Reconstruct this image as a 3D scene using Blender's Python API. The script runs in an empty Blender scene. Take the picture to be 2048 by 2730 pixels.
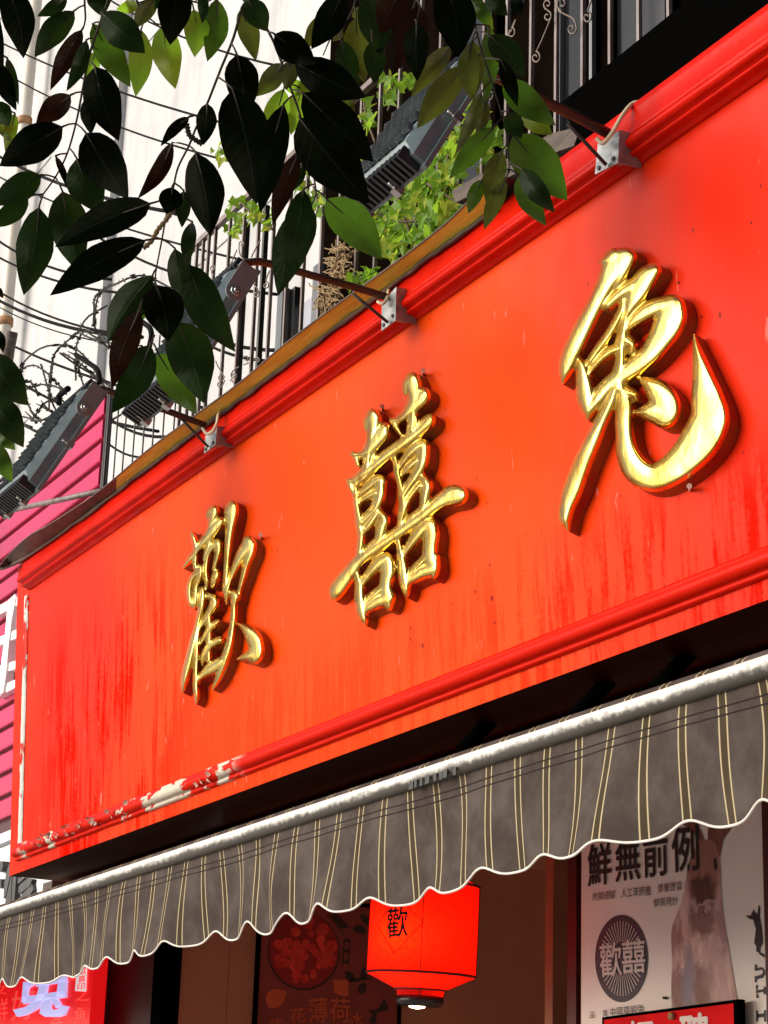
import bpy, bmesh, math, random
from mathutils import Vector, Matrix
random.seed(7)
SC = bpy.context.scene
COL = SC.collection
R = math.radians

# ------------------------------------------------------------------ camera
CAM = Vector((0, 0, 1.6))
F, CX, CY = 5640.0, 1024.0, 1365.0
def nrm(v): return v.normalized()
_mx = nrm(Vector((-2155 - CX, 3130 - CY, F)))
_z = Vector((1600 - CX, -15700 - CY, F)).normalized()
_z = nrm(_z - _mx * _z.dot(_mx))
_x = -_mx
_y = _z.cross(_x)
ROT = Matrix((_x, _y, _z))                       # camera frame (right, down, forward) -> world
cam_d = bpy.data.cameras.new('camera')
cam = bpy.data.objects.new('camera', cam_d)
COL.objects.link(cam)
r_, d_, f_ = ROT @ Vector((1, 0, 0)), ROT @ Vector((0, 1, 0)), ROT @ Vector((0, 0, 1))
M3 = Matrix((r_, -d_, -f_)).transposed()
cam.matrix_world = Matrix.Translation(CAM) @ M3.to_4x4()
cam_d.sensor_fit = 'AUTO'
cam_d.sensor_width = 36
cam_d.lens = F / 2730 * 36
cam_d.clip_start = 0.05
cam_d.clip_end = 500
SC.camera = cam

# ------------------------------------------------------------------ sky, sun, exposure
SUN_DIR = Vector((-0.33, -0.86, 0.35)).normalized()   # towards the sun
world = bpy.data.worlds.new('World')
SC.world = world
world.use_nodes = True
wn = world.node_tree
bg = wn.nodes['Background']
sky = wn.nodes.new('ShaderNodeTexSky')
sky.sky_type = 'NISHITA'
sky.sun_disc = False
sky.sun_elevation = math.asin(SUN_DIR.z)
sky.sun_rotation = math.atan2(SUN_DIR.x, SUN_DIR.y)
sky.dust_density = 4.0
sky.air_density = 1.0
sky.ozone_density = 0.6
wn.links.new(sky.outputs[0], bg.inputs[0])
bg.inputs[1].default_value = 0.08
sun_d = bpy.data.lights.new('sun', 'SUN')
sun_d.energy = 3.6
sun_d.angle = R(62)
sun_d.color = (1.0, 0.965, 0.92)
sun = bpy.data.objects.new('sun', sun_d)
COL.objects.link(sun)
sun.rotation_euler = (-SUN_DIR).to_track_quat('-Z', 'Y').to_euler()
SC.view_settings.view_transform = 'Standard'
SC.view_settings.look = 'None'
SC.view_settings.exposure = 0.38
SC.view_settings.gamma = 1.0
SC.render.engine = 'CYCLES'
SC.cycles.max_bounces = 8

# ------------------------------------------------------------------ measuring helpers: a pixel of the photograph to a point of the place
def ray(x, y): return nrm(ROT @ Vector((x - CX, y - CY, F)))
def onY(x, y, Y):
    d = ray(x, y); return CAM + d * ((Y - CAM.y) / d.y)
def onX(x, y, X):
    d = ray(x, y); return CAM + d * ((X - CAM.x) / d.x)
def atD(x, y, D): return CAM + ray(x, y) * D
def onPl(x, y, p0, n):
    d = ray(x, y); return CAM + d * ((p0 - CAM).dot(n) / d.dot(n))
PHI = R(3.5)
SN = Vector((0, -math.cos(PHI), -math.sin(PHI)))   # face of the shop sign leans out a little
SU = Vector((0, -math.sin(PHI), math.cos(PHI)))
S0 = onY(25.3, 2335.6, 2.8)
def onS(x, y, off=0.0): return onPl(x, y, S0 + SN * off, SN)
def sv(x, y, off=0.0): return (onS(x, y, off) - S0).dot(SU)     # height up the sign face
def SP(X, v, off=0.0): return Vector((X, S0.y, S0.z)) + SU * v + SN * off

# ------------------------------------------------------------------ object helpers
def tag(o, label=None, cat=None, group=None, kind=None):
    if label: o['label'] = label
    if cat: o['category'] = cat
    if group: o['group'] = group
    if kind: o['kind'] = kind
    return o
def thing(name, label, cat, loc=(0, 0, 0), group=None):
    o = bpy.data.objects.new(name, None)
    o.empty_display_size = 0.1
    COL.objects.link(o); o.location = loc
    return tag(o, label, cat, group)
class MB:
    def __init__(s): s.v = []; s.f = []; s.m = []; s.uv = {}; s.sm = []
    def add(s, vs, fs, mi=0, smooth=False):
        k = len(s.v); s.v += [Vector(p) for p in vs]
        for f in fs:
            s.f.append([k + i for i in f]); s.m.append(mi); s.sm.append(smooth)
        return k
    def poly(s, pts, mi=0): s.add(pts, [list(range(len(pts)))], mi)
    def box(s, c, ax, ay, az, mi=0):
        c = Vector(c); ax, ay, az = Vector(ax), Vector(ay), Vector(az)
        vs = [c + ax * i + ay * j + az * k for k in (-1, 1) for j in (-1, 1) for i in (-1, 1)]
        s.add(vs, [(0, 2, 3, 1), (4, 5, 7, 6), (0, 1, 5, 4), (2, 6, 7, 3), (0, 4, 6, 2), (1, 3, 7, 5)], mi)
    def abox(s, x0, x1, y0, y1, z0, z1, mi=0):
        s.box(((x0 + x1) / 2, (y0 + y1) / 2, (z0 + z1) / 2), ((x1 - x0) / 2, 0, 0), (0, (y1 - y0) / 2, 0), (0, 0, (z1 - z0) / 2), mi)
    def tube(s, pts, rad, n=8, mi=0, cap=True):
        pts = [Vector(p) for p in pts]
        rs = rad if isinstance(rad, (list, tuple)) else [rad] * len(pts)
        rings = []; up = None
        for i, p in enumerate(pts):
            t = (pts[min(i + 1, len(pts) - 1)] - pts[max(i - 1, 0)])
            t = t.normalized() if t.length > 1e-9 else Vector((0, 0, 1))
            if up is None:
                up = t.orthogonal().normalized()
            up = up - t * up.dot(t)
            up = up.normalized() if up.length > 1e-6 else t.orthogonal().normalized()
            sd = t.cross(up)
            rings.append([p + (up * math.cos(a) + sd * math.sin(a)) * rs[i] for a in [2 * math.pi * q / n for q in range(n)]])
        k = len(s.v)
        for rg in rings: s.v += rg
        for i in range(len(rings) - 1):
            for q in range(n):
                s.f.append([k + i * n + q, k + i * n + (q + 1) % n, k + (i + 1) * n + (q + 1) % n, k + (i + 1) * n + q]); s.m.append(mi); s.sm.append(True)
        if cap:
            s.f.append([k + q for q in range(n)][::-1]); s.m.append(mi); s.sm.append(False)
            e = k + (len(rings) - 1) * n
            s.f.append([e + q for q in range(n)]); s.m.append(mi); s.sm.append(False)
    def sheet(s, grid, mi=0, smooth=True):
        k = len(s.v); w = len(grid[0])
        for row in grid: s.v += [Vector(p) for p in row]
        for j in range(len(grid) - 1):
            for i in range(w - 1):
                s.f.append([k + j * w + i, k + j * w + i + 1, k + (j + 1) * w + i + 1, k + (j + 1) * w + i]); s.m.append(mi); s.sm.append(smooth)
    def prism(s, pts, ext, mi=0, side=None):
        n = len(pts); pts = [Vector(p) for p in pts]; ext = Vector(ext)
        k = len(s.v); s.v += pts + [p + ext for p in pts]
        s.f.append([k + i for i in range(n)]); s.m.append(mi); s.sm.append(False)
        s.f.append([k + n + i for i in range(n)][::-1]); s.m.append(mi); s.sm.append(False)
        for i in range(n):
            j = (i + 1) % n
            s.f.append([k + i, k + n + i, k + n + j, k + j]); s.m.append(mi if side is None else side); s.sm.append(False)
    def build(s, name, mats, parent=None, uv=None, fix=False):
        me = bpy.data.meshes.new(name)
        me.from_pydata([tuple(p) for p in s.v], [], s.f)
        mats = mats if isinstance(mats, (list, tuple)) else [mats]
        for m in mats: me.materials.append(m)
        me.polygons.foreach_set('material_index', s.m)
        me.polygons.foreach_set('use_smooth', s.sm)
        if uv:
            L = me.uv_layers.new(name='UVMap')
            for lp in me.loops: L.data[lp.index].uv = uv[lp.vertex_index]
        me.update()
        if fix:
            bm = bmesh.new(); bm.from_mesh(me)
            bmesh.ops.recalc_face_normals(bm, faces=bm.faces); bm.to_mesh(me); bm.free()
        o = bpy.data.objects.new(name, me)
        COL.objects.link(o)
        if parent is not None:
            o.parent = parent
            par = parent.matrix_basis if parent.parent is None else parent.parent.matrix_basis @ parent.matrix_parent_inverse @ parent.matrix_basis
            # all meshes are authored in world space
            o.matrix_parent_inverse = par.inverted()
        return o
def catmull(pts, step):
    out = []
    P = [pts[0]] + list(pts) + [pts[-1]]
    for i in range(1, len(P) - 2):
        a, b, c, d = P[i - 1], P[i], P[i + 1], P[i + 2]
        L = math.hypot(c[0] - b[0], c[1] - b[1])
        n = max(1, int(L / step))
        for k in range(n):
            t = k / n
            out.append(tuple(0.5 * ((2 * b[q]) + (-a[q] + c[q]) * t + (2 * a[q] - 5 * b[q] + 4 * c[q] - d[q]) * t * t + (-a[q] + 3 * b[q] - 3 * c[q] + d[q]) * t ** 3) for q in range(len(b))))
    out.append(tuple(pts[-1]))
    return out

# ------------------------------------------------------------------ materials
def mat(name, col, rough=0.6, metal=0.0, var=0.0, vscale=4.0, col2=None, bump=0.0, bscale=40.0, spec=None, stretch=(1, 1, 1), coat=0.0, detail=4.0):
    m = bpy.data.materials.new(name); m.use_nodes = True
    nt = m.node_tree; b = nt.nodes['Principled BSDF']
    b.inputs['Base Color'].default_value = (*col, 1)
    b.inputs['Roughness'].default_value = rough
    b.inputs['Metallic'].default_value = metal
    if spec is not None: b.inputs['Specular IOR Level'].default_value = spec
    if coat: b.inputs['Coat Weight'].default_value = coat; b.inputs['Coat Roughness'].default_value = 0.15
    if var or col2 or bump:
        tc = nt.nodes.new('ShaderNodeTexCoord'); mp = nt.nodes.new('ShaderNodeMapping')
        mp.inputs['Scale'].default_value = stretch
        nt.links.new(tc.outputs['Object'], mp.inputs[0])
    if var or col2:
        nz = nt.nodes.new('ShaderNodeTexNoise'); nz.inputs['Scale'].default_value = vscale; nz.inputs['Detail'].default_value = detail
        nz.inputs['Roughness'].default_value = 0.6
        nt.links.new(mp.outputs[0], nz.inputs['Vector'])
        rp = nt.nodes.new('ShaderNodeValToRGB')
        rp.color_ramp.elements[0].position = 0.36; rp.color_ramp.elements[1].position = 0.66
        c2 = col2 if col2 else tuple(min(1, c * (1 + var)) for c in col)
        c1 = col if col2 else tuple(c * (1 - var) for c in col)
        rp.color_ramp.elements[0].color = (*c1, 1); rp.color_ramp.elements[1].color = (*c2, 1)
        nt.links.new(nz.outputs[0], rp.inputs[0]); nt.links.new(rp.outputs[0], b.inputs['Base Color'])
    if bump:
        nb = nt.nodes.new('ShaderNodeTexNoise'); nb.inputs['Scale'].default_value = bscale; nb.inputs['Detail'].default_value = 5
        nt.links.new(mp.outputs[0], nb.inputs['Vector'])
        bp = nt.nodes.new('ShaderNodeBump'); bp.inputs['Strength'].default_value = bump; bp.inputs['Distance'].default_value = 0.01
        nt.links.new(nb.outputs[0], bp.inputs['Height']); nt.links.new(bp.outputs[0], b.inputs['Normal'])
    return m
class NT:
    """small wrapper for building node maths"""
    def __init__(s, m): s.nt = m.node_tree; s.b = s.nt.nodes['Principled BSDF']
    def n(s, t, **k):
        o = s.nt.nodes.new(t)
        for a, v in k.items(): setattr(o, a, v)
        return o
    def l(s, a, b): s.nt.links.new(a, b)
    def val(s, x, sock):
        if isinstance(x, (int, float)): sock.default_value = x
        else: s.l(x, sock)
    def math(s, op, a, b=0.0, c=None, clamp=False):
        o = s.n('ShaderNodeMath', operation=op); o.use_clamp = clamp
        s.val(a, o.inputs[0]); s.val(b, o.inputs[1])
        if c is not None: s.val(c, o.inputs[2])
        return o.outputs[0]
    def noise(s, vec, scale, detail=4, rough=0.6):
        o = s.n('ShaderNodeTexNoise'); o.inputs['Scale'].default_value = scale; o.inputs['Detail'].default_value = detail; o.inputs['Roughness'].default_value = rough
        s.l(vec, o.inputs['Vector']); return o.outputs[0]
    def coord(s, which='Object', scale=(1, 1, 1)):
        t = s.n('ShaderNodeTexCoord'); mp = s.n('ShaderNodeMapping'); mp.inputs['Scale'].default_value = scale
        s.l(t.outputs[which], mp.inputs[0]); return mp.outputs[0]
    def sep(s, v):
        o = s.n('ShaderNodeSeparateXYZ'); s.l(v, o.inputs[0]); return o.outputs
    def ramp(s, x, lo, hi):
        o = s.n('ShaderNodeMapRange'); o.interpolation_type = 'SMOOTHSTEP'
        s.l(x, o.inputs['Value']); o.inputs['From Min'].default_value = lo; o.inputs['From Max'].default_value = hi
        return o.outputs[0]
    def mix(s, fac, a, b):
        o = s.n('ShaderNodeMix', data_type='RGBA')
        s.val(fac, o.inputs[0])
        for x, k in ((a, 6), (b, 7)):
            if isinstance(x, tuple): o.inputs[k].default_value = (*x, 1)
            else: s.l(x, o.inputs[k])
        return o.outputs[2]
    def bump(s, h, strength, dist=0.01):
        o = s.n('ShaderNodeBump'); o.inputs['Strength'].default_value = strength; o.inputs['Distance'].default_value = dist
        s.l(h, o.inputs['Height']); s.l(o.outputs[0], s.b.inputs['Normal'])

# red painted sign board: warm bounced glow put into the colour towards the middle, darker wet-looking streaks low down
SIGN_MID = -5.0
def red_board():
    m = mat('red_sign_paint', (0.72, 0.03, 0.012), 0.32); k = NT(m)
    co = k.coord(); x, y, z = k.sep(co)
    warm_glow = k.math('SUBTRACT', 1.0, k.math('ABSOLUTE', k.math('DIVIDE', k.math('SUBTRACT', x, -5.7), 2.1)), clamp=True)
    big = k.noise(co, 1.1, 3)
    warm_glow = k.math('MULTIPLY_ADD', big, 0.7, k.math('SUBTRACT', warm_glow, 0.25), clamp=True)
    col = k.mix(k.ramp(warm_glow, 0.05, 0.7), (0.62, 0.019, 0.004), (0.70, 0.052, 0.002))
    # vertical streaks
    st = k.noise(k.coord(scale=(22, 1, 2.0)), 1.0, 5, 0.65)
    st2 = k.noise(k.coord(scale=(60, 1, 4.5)), 1.0, 3, 0.6)
    area = k.noise(k.coord(scale=(1.5, 1, 1.1)), 1.3, 3)
    left = k.math('MULTIPLY', k.ramp(x, -6.2, -7.3), k.ramp(x, -8.45, -7.95))
    low = k.math('MAXIMUM', k.math('MULTIPLY', left, k.ramp(z, 4.05, 3.55)), k.math('MULTIPLY', k.ramp(z, 3.36, 3.10), k.math('MULTIPLY_ADD', k.ramp(x, -4.9, -4.1), 0.55, 0.4)))
    msk = k.math('MULTIPLY', low, k.ramp(k.math('ADD', k.math('MULTIPLY', st, 0.6), k.math('ADD', k.math('MULTIPLY', st2, 0.25), k.math('ADD', k.math('MULTIPLY', area, 0.5), k.math('MULTIPLY', k.noise(co, 70, 3), 0.18)))), 0.68, 0.82))
    col = k.mix(k.math('MULTIPLY', msk, 0.85), col, (0.46, 0.0035, 0.0012))
    # pale scuffs and specks
    sp = k.ramp(k.noise(k.coord(scale=(30, 1, 9)), 1.0, 2), 0.70, 0.76)
    col = k.mix(k.math('MULTIPLY', sp, 0.4), col, (0.85, 0.25, 0.2))
    dk = k.ramp(k.noise(k.coord(scale=(38, 30, 38)), 1.0, 1), 0.765, 0.785)
    col = k.mix(dk, col, (0.2, 0.01, 0.006))
    k.l(col, k.b.inputs['Base Color'])
    k.val(k.math('MULTIPLY_ADD', big, 0.25, 0.22), k.b.inputs['Roughness']); k.val(k.math('MULTIPLY', k.math('SUBTRACT', 1.0, msk), 0.05), k.b.inputs['Specular IOR Level'])
    h = k.math('ADD', k.math('MULTIPLY', k.noise(co, 2.2, 2), 4.0), k.math('MULTIPLY', k.noise(co, 60, 4), 0.12))
    h = k.math('ADD', h, k.math('MULTIPLY', k.noise(k.coord(scale=(1, 1, .6)), 9, 2), 0.5))
    k.bump(h, 0.25, 0.012)
    return m
M = {}
M['board'] = red_board()
def peel(name, x0, x1, lo, hi, base=(0.54, 0.010, 0.002), under=(0.62, 0.57, 0.48), sc=(7, 14, 14)):
    m = mat(name, base, 0.35, spec=.06); k = NT(m)
    co = k.coord(); x, y, z = k.sep(co)
    win = k.math('MULTIPLY', k.ramp(x, x0, x0 + 0.1), k.ramp(x, x1, x1 - 0.15)) if x0 is not None else 1.0
    n = k.math('ADD', k.math('MULTIPLY', k.noise(k.coord(scale=sc), 1.0, 6, 0.62), .72), k.math('MULTIPLY', k.noise(k.coord(scale=tuple(q * 4.5 for q in sc)), 1.0, 4, 0.6), .28))
    big = k.noise(k.coord(scale=(3, 3, 3)), 1.0, 2)
    s = k.math('MULTIPLY', k.math('MULTIPLY_ADD', big, 0.8, n), 0.56)
    msk = k.math('MULTIPLY', k.ramp(s, lo, hi), win)
    grime = k.mix(k.noise(co, 35, 4), under, tuple(c * 0.62 for c in under))
    k.l(k.mix(msk, base, grime), k.b.inputs['Base Color'])
    k.val(k.math('MULTIPLY_ADD', msk, 0.4, 0.33), k.b.inputs['Roughness'])
    k.bump(k.math('SUBTRACT', k.math('MULTIPLY', k.noise(co, 25, 4), 0.2), msk), 0.6, 0.008)
    return m
M['cornice'] = mat('red_cornice_paint', (0.54, 0.009, 0.002), 0.27, spec=.06, var=0.15, vscale=5, bump=0.12, bscale=30)
M['roll'] = peel('peeling_moulding_paint', -8.45, -6.2, 0.520, 0.535)
M['trim'] = peel('peeling_trim_paint', None, None, 0.43, 0.45, under=(0.68, 0.66, 0.62), sc=(9, 9, 5))
M['flake'] = mat('curled_paint_flake', (0.55, 0.03, 0.02), 0.5, col2=(0.6, 0.5, 0.42), vscale=20)
def gold():
    m = mat('gold_leaf', (0.9, 0.6, 0.12), 0.25, 1.0); k = NT(m)
    br = k.noise(k.coord(scale=(90, 60, 9)), 1.0, 4, 0.65)
    pat = k.noise(k.coord(), 7, 4)
    col = k.mix(k.ramp(pat, 0.4, 0.7), (0.92, 0.70, 0.19), (0.80, 0.53, 0.09))
    worn = k.ramp(k.math('ADD', k.math('MULTIPLY', br, 0.45), k.math('MULTIPLY', pat, 0.55)), 0.545, 0.64)
    col = k.mix(k.math('MULTIPLY', worn, 0.75), col, (0.32, 0.14, 0.035))
    k.l(col, k.b.inputs['Base Color'])
    k.val(k.math('MULTIPLY_ADD', pat, 0.34, 0.08), k.b.inputs['Roughness'])
    k.bump(k.math('ADD', k.math('MULTIPLY', br, 0.2), k.math('MULTIPLY', k.noise(k.coord(), 11, 2), 1.2)), 0.24, 0.01)
    return m
M['gold'] = gold()
M['gold_side'] = mat('shaded_gilt_edge', (0.26, 0.10, 0.018), 0.5, 0.5, col2=(0.26, 0.016, 0.006), vscale=6)  # shadow and the board's red reflection put into the edge colour
M['black'] = mat('matt_black_paint', (0.0015, 0.0015, 0.0015), 0.9, spec=0.0)
M['arm'] = mat('rusty_black_pipe', (0.018, 0.012, 0.009), 0.45, col2=(0.06, 0.028, 0.012), vscale=14, bump=0.2, bscale=60)
M['bracket'] = mat('galvanised_plate', (0.26, 0.27, 0.27), 0.42, 0.5, var=0.35, vscale=25)
M['cable_w'] = mat('yellowed_white_cable', (0.62, 0.52, 0.34), 0.5)
M['lamp'] = mat('blue_grey_lamp_casing', (0.14, 0.185, 0.20), 0.4, 0.0, var=0.2, vscale=8, bump=0.06, bscale=150)
M['fin'] = mat('dark_cooling_fin', (0.085, 0.105, 0.115), 0.32, 0.0, var=0.3, vscale=20)
M['fin_black'] = mat('black_cooling_fin', (0.012, 0.012, 0.013), 0.4)
M['yoke'] = mat('grey_yoke_steel', (0.16, 0.18, 0.19), 0.5, 0.0, var=0.1, vscale=12)
M['steel'] = mat('bright_bolt_steel', (0.5, 0.48, 0.46), 0.25, 0.9)
M['lampglass'] = mat('floodlight_glass', (0.25, 0.28, 0.28), 0.06, spec=0.8)
M['flash'] = mat('mustard_flashing_paint', (0.66, 0.58, 0.07), 0.5, col2=(0.50, 0.38, 0.03), vscale=9, stretch=(0.5, 3, 3), bump=0.25, bscale=25)
M['flash_dark'] = mat('dark_flashing_steel', (0.03, 0.014, 0.009), 0.55, col2=(0.10, 0.045, 0.025), vscale=7, bump=0.3, bscale=20)
M['bar'] = mat('brown_railing_paint', (0.21, 0.17, 0.165), 0.5, col2=(0.10, 0.065, 0.055), vscale=16, stretch=(1, 1, 0.3), bump=0.2, bscale=80)
M['bar_dark'] = mat('dark_grille_paint', (0.02, 0.017, 0.016), 0.5)
M['scroll'] = mat('railing_scroll_iron', (0.14, 0.10, 0.08), 0.5, var=0.4, vscale=20)
M['dark_wall'] = mat('shaded_brown_wall', (0.004, 0.0024, 0.0018), 0.9, spec=0.0, var=0.4, vscale=3)  # shade of the recess put into the wall colour
M['dark_glass'] = mat('dark_window_glass', (0.012, 0.012, 0.014), 0.08)
M['wframe'] = mat('grey_window_frame', (0.13, 0.14, 0.15), 0.4, 0.3, var=0.1)
M['pale_glass'] = mat('pale_reflecting_glass', (0.45, 0.47, 0.55), 0.15, spec=0.6, var=0.15, vscale=2)
M['plank'] = mat('weathered_wood', (0.10, 0.075, 0.06), 0.8, col2=(0.045, 0.032, 0.026), vscale=3, stretch=(1.5, 8, 14), bump=0.5, bscale=12)
def plaster():
    m = mat('white_wall_plaster', (0.8, 0.8, 0.79), 0.85); k = NT(m)
    co = k.coord(); n = k.noise(co, 0.5, 6, 0.7); s = k.noise(k.coord(scale=(1.6, 1, 0.18)), 1.4, 5, 0.7)
    f = k.ramp(k.math('ADD', k.math('MULTIPLY', n, 0.55), k.math('MULTIPLY', s, 0.5)), 0.46, 0.66)
    k.l(k.mix(f, (0.50, 0.50, 0.51), (0.36, 0.37, 0.385)), k.b.inputs['Base Color'])
    k.bump(k.noise(co, 6, 5), 0.2, 0.02)
    return m
M['plaster'] = plaster()
M['pilaster'] = mat('cream_pilaster_paint', (0.56, 0.54, 0.50), 0.8, var=0.06, vscale=1.5)
M['pvc'] = mat('pale_drain_pipe', (0.58, 0.54, 0.47), 0.5, var=0.08, vscale=2)
M['rust'] = mat('rusty_clamp', (0.3, 0.15, 0.06), 0.7, var=0.4, vscale=10)
M['wire'] = mat('black_cable', (0.004, 0.004, 0.0045), 0.8, spec=0.08)
M['barb'] = mat('dull_razor_steel', (0.025, 0.023, 0.021), 0.6, 0.0, var=0.5, vscale=9, spec=0.15)
M['pink'] = mat('glossy_pink_cladding', (0.56, 0.006, 0.085), 0.16, var=0.12, vscale=2, bump=0.05, bscale=3, coat=0.5)
M['groove'] = mat('cladding_groove', (0.05, 0.002, 0.012), 0.5)
M['white'] = mat('white_sign_letter', (0.8, 0.8, 0.8), 0.45)
M['whiteboard'] = mat('white_fascia_panel', (0.72, 0.75, 0.78), 0.4, var=0.05, vscale=1.5)
M['ink3d'] = mat('charcoal_brush_letter', (0.05, 0.055, 0.062), 0.5, col2=(0.02, 0.022, 0.026), vscale=6, stretch=(4, 1, 1))
def fabric():
    m = mat('striped_awning_fabric', (0.15, 0.13, 0.125), 0.9, spec=.06); k = NT(m)
    t = k.n('ShaderNodeTexCoord'); u, v, w = k.sep(t.outputs['UV'])
    fx = k.math('FRACT', k.math('DIVIDE', u, 0.12))
    d = k.math('ABSOLUTE', k.math('SUBTRACT', fx, 0.5))
    line = k.math('SUBTRACT', 1.0, k.ramp(k.math('ABSOLUTE', k.math('SUBTRACT', d, 0.095)), 0.010, 0.022))
    inner = k.math('SUBTRACT', 1.0, k.ramp(d, 0.075, 0.085))
    cm = k.n('ShaderNodeCombineXYZ'); k.l(u, cm.inputs[0]); k.l(v, cm.inputs[1])
    n = k.noise(cm.outputs[0], 7, 5, 0.65); fine = k.noise(cm.outputs[0], 260, 2)
    base = k.mix(k.ramp(n, 0.35, 0.7), (0.048, 0.037, 0.033), (0.086, 0.070, 0.062))
    base = k.mix(k.math('MULTIPLY', inner, 0.6), base, (0.050, 0.036, 0.014))
    broken = k.ramp(k.noise(k.coord('UV', (300, 500, 1)), 1.0, 2), 0.25, 0.45)
    base = k.mix(k.math('MULTIPLY', line, k.math('MULTIPLY_ADD', broken, 0.35, 0.65)), base, (0.42, 0.35, 0.22))
    # two hem stitch lines under the bar, black
    for vv in (0.050, 0.066):
        s = k.math('SUBTRACT', 1.0, k.ramp(k.math('ABSOLUTE', k.math('SUBTRACT', v, vv)), 0.0011, 0.0024))
        base = k.mix(s, base, (0.02, 0.017, 0.016))
    k.l(base, k.b.inputs['Base Color'])
    k.bump(k.math('ADD', k.math('MULTIPLY', fine, 0.15), k.math('MULTIPLY', n, 1.0)), 0.3, 0.006)
    return m
M['fabric'] = fabric()
M['hem'] = mat('white_hem_tape', (0.62, 0.60, 0.56), 0.7, var=0.08, vscale=20)
def bartube():
    m = mat('weathered_white_bar', (0.75, 0.74, 0.70), 0.45); k = NT(m)
    t = k.n('ShaderNodeTexCoord'); u, v, w = k.sep(t.outputs['UV'])
    n = k.noise(k.coord('UV', (45, 3, 1)), 1.0, 5, 0.7); n2 = k.noise(k.coord('UV', (6, 2, 1)), 1.0, 3)
    low_dark = k.ramp(k.math('ADD', k.math('MULTIPLY', n, 0.5), k.math('ADD', v, k.math('MULTIPLY', n2, 0.35))), 0.72, 1.10)  # darker towards the underside, broken up by noise
    col = k.mix(low_dark, (0.78, 0.77, 0.73), (0.07, 0.065, 0.055))
    k.l(col, k.b.inputs['Base Color']); k.bump(n, 0.1, 0.005)
    return m
M['bartube'] = bartube()
M['brown'] = mat('brown_entrance_wall', (0.42, 0.17, 0.085), 0.7, var=0.12, vscale=2, bump=0.15, bscale=120)
M['jamb'] = mat('orange_brown_jamb', (0.30, 0.10, 0.04), 0.6, var=0.15, vscale=5)
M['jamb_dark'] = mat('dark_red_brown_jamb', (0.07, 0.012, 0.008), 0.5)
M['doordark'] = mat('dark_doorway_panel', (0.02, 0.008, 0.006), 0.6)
M['ceil'] = mat('dark_soffit_paint', (0.06, 0.02, 0.015), 0.7)
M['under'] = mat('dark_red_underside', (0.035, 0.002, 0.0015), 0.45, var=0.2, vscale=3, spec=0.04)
M['poster'] = mat('cream_poster_paper', (0.86, 0.77, 0.70), 0.5, var=0.05, vscale=3, bump=0.05, bscale=20)
M['ink'] = mat('black_print_ink', (0.02, 0.02, 0.022), 0.5)
M['navy'] = mat('navy_print_ink', (0.03, 0.045, 0.06), 0.5)
M['cream_ink'] = mat('cream_print_ink', (0.68, 0.60, 0.54), 0.5)
M['fur_dark'] = mat('rabbit_print_dark_fur', (0.16, 0.055, 0.035), 0.6, col2=(0.26, 0.10, 0.07), vscale=2.0, stretch=(30, 30, 9), detail=6)
M['redplate'] = mat('red_notice_plate', (0.70, 0.006, 0.008), 0.45, spec=.05, var=0.1, vscale=10)
M['letterbox'] = mat('pink_white_cut_letter', (0.75, 0.62, 0.58), 0.5)
M['darkposter'] = mat('dark_red_poster_print', (0.26, 0.045, 0.032), 0.4, var=0.15, vscale=4)
M['fruit'] = mat('red_fruit_print', (0.85, 0.06, 0.03), 0.5, col2=(0.55, 0.02, 0.012), vscale=26)
M['bowlred'] = mat('dark_bowl_print', (0.30, 0.015, 0.012), 0.5)
M['bowlred2'] = mat('deep_red_fruit_print', (0.50, 0.02, 0.015), 0.5, col2=(0.7, 0.045, 0.02), vscale=30)  # second, darker print tone for alternate fruit pieces
M['seal'] = mat('white_seal_print', (0.8, 0.78, 0.78), 0.5)
M['orangeprint'] = mat('orange_print_ink', (0.60, 0.10, 0.03), 0.5)
M['darkprint'] = mat('dark_leaf_print', (0.035, 0.02, 0.015), 0.5)
M['lav'] = mat('lavender_cut_letter', (0.52, 0.52, 0.80), 0.4)
M['redprint'] = mat('pale_red_print', (0.80, 0.10, 0.08), 0.4)
M['menured'] = mat('bright_red_menu_board', (0.78, 0.012, 0.016), 0.35, var=0.08, vscale=4)
M['ground'] = mat('dark_street_paving', (0.42, 0.41, 0.40), 0.85, var=0.25, vscale=1.5, bump=0.3, bscale=20)
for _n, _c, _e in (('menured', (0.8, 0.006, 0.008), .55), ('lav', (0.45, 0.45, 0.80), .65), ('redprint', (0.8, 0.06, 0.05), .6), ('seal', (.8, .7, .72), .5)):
    _b = M[_n].node_tree.nodes['Principled BSDF']; _b.inputs['Emission Color'].default_value = (*_c, 1); _b.inputs['Emission Strength'].default_value = _e   # back-lit sign
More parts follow.
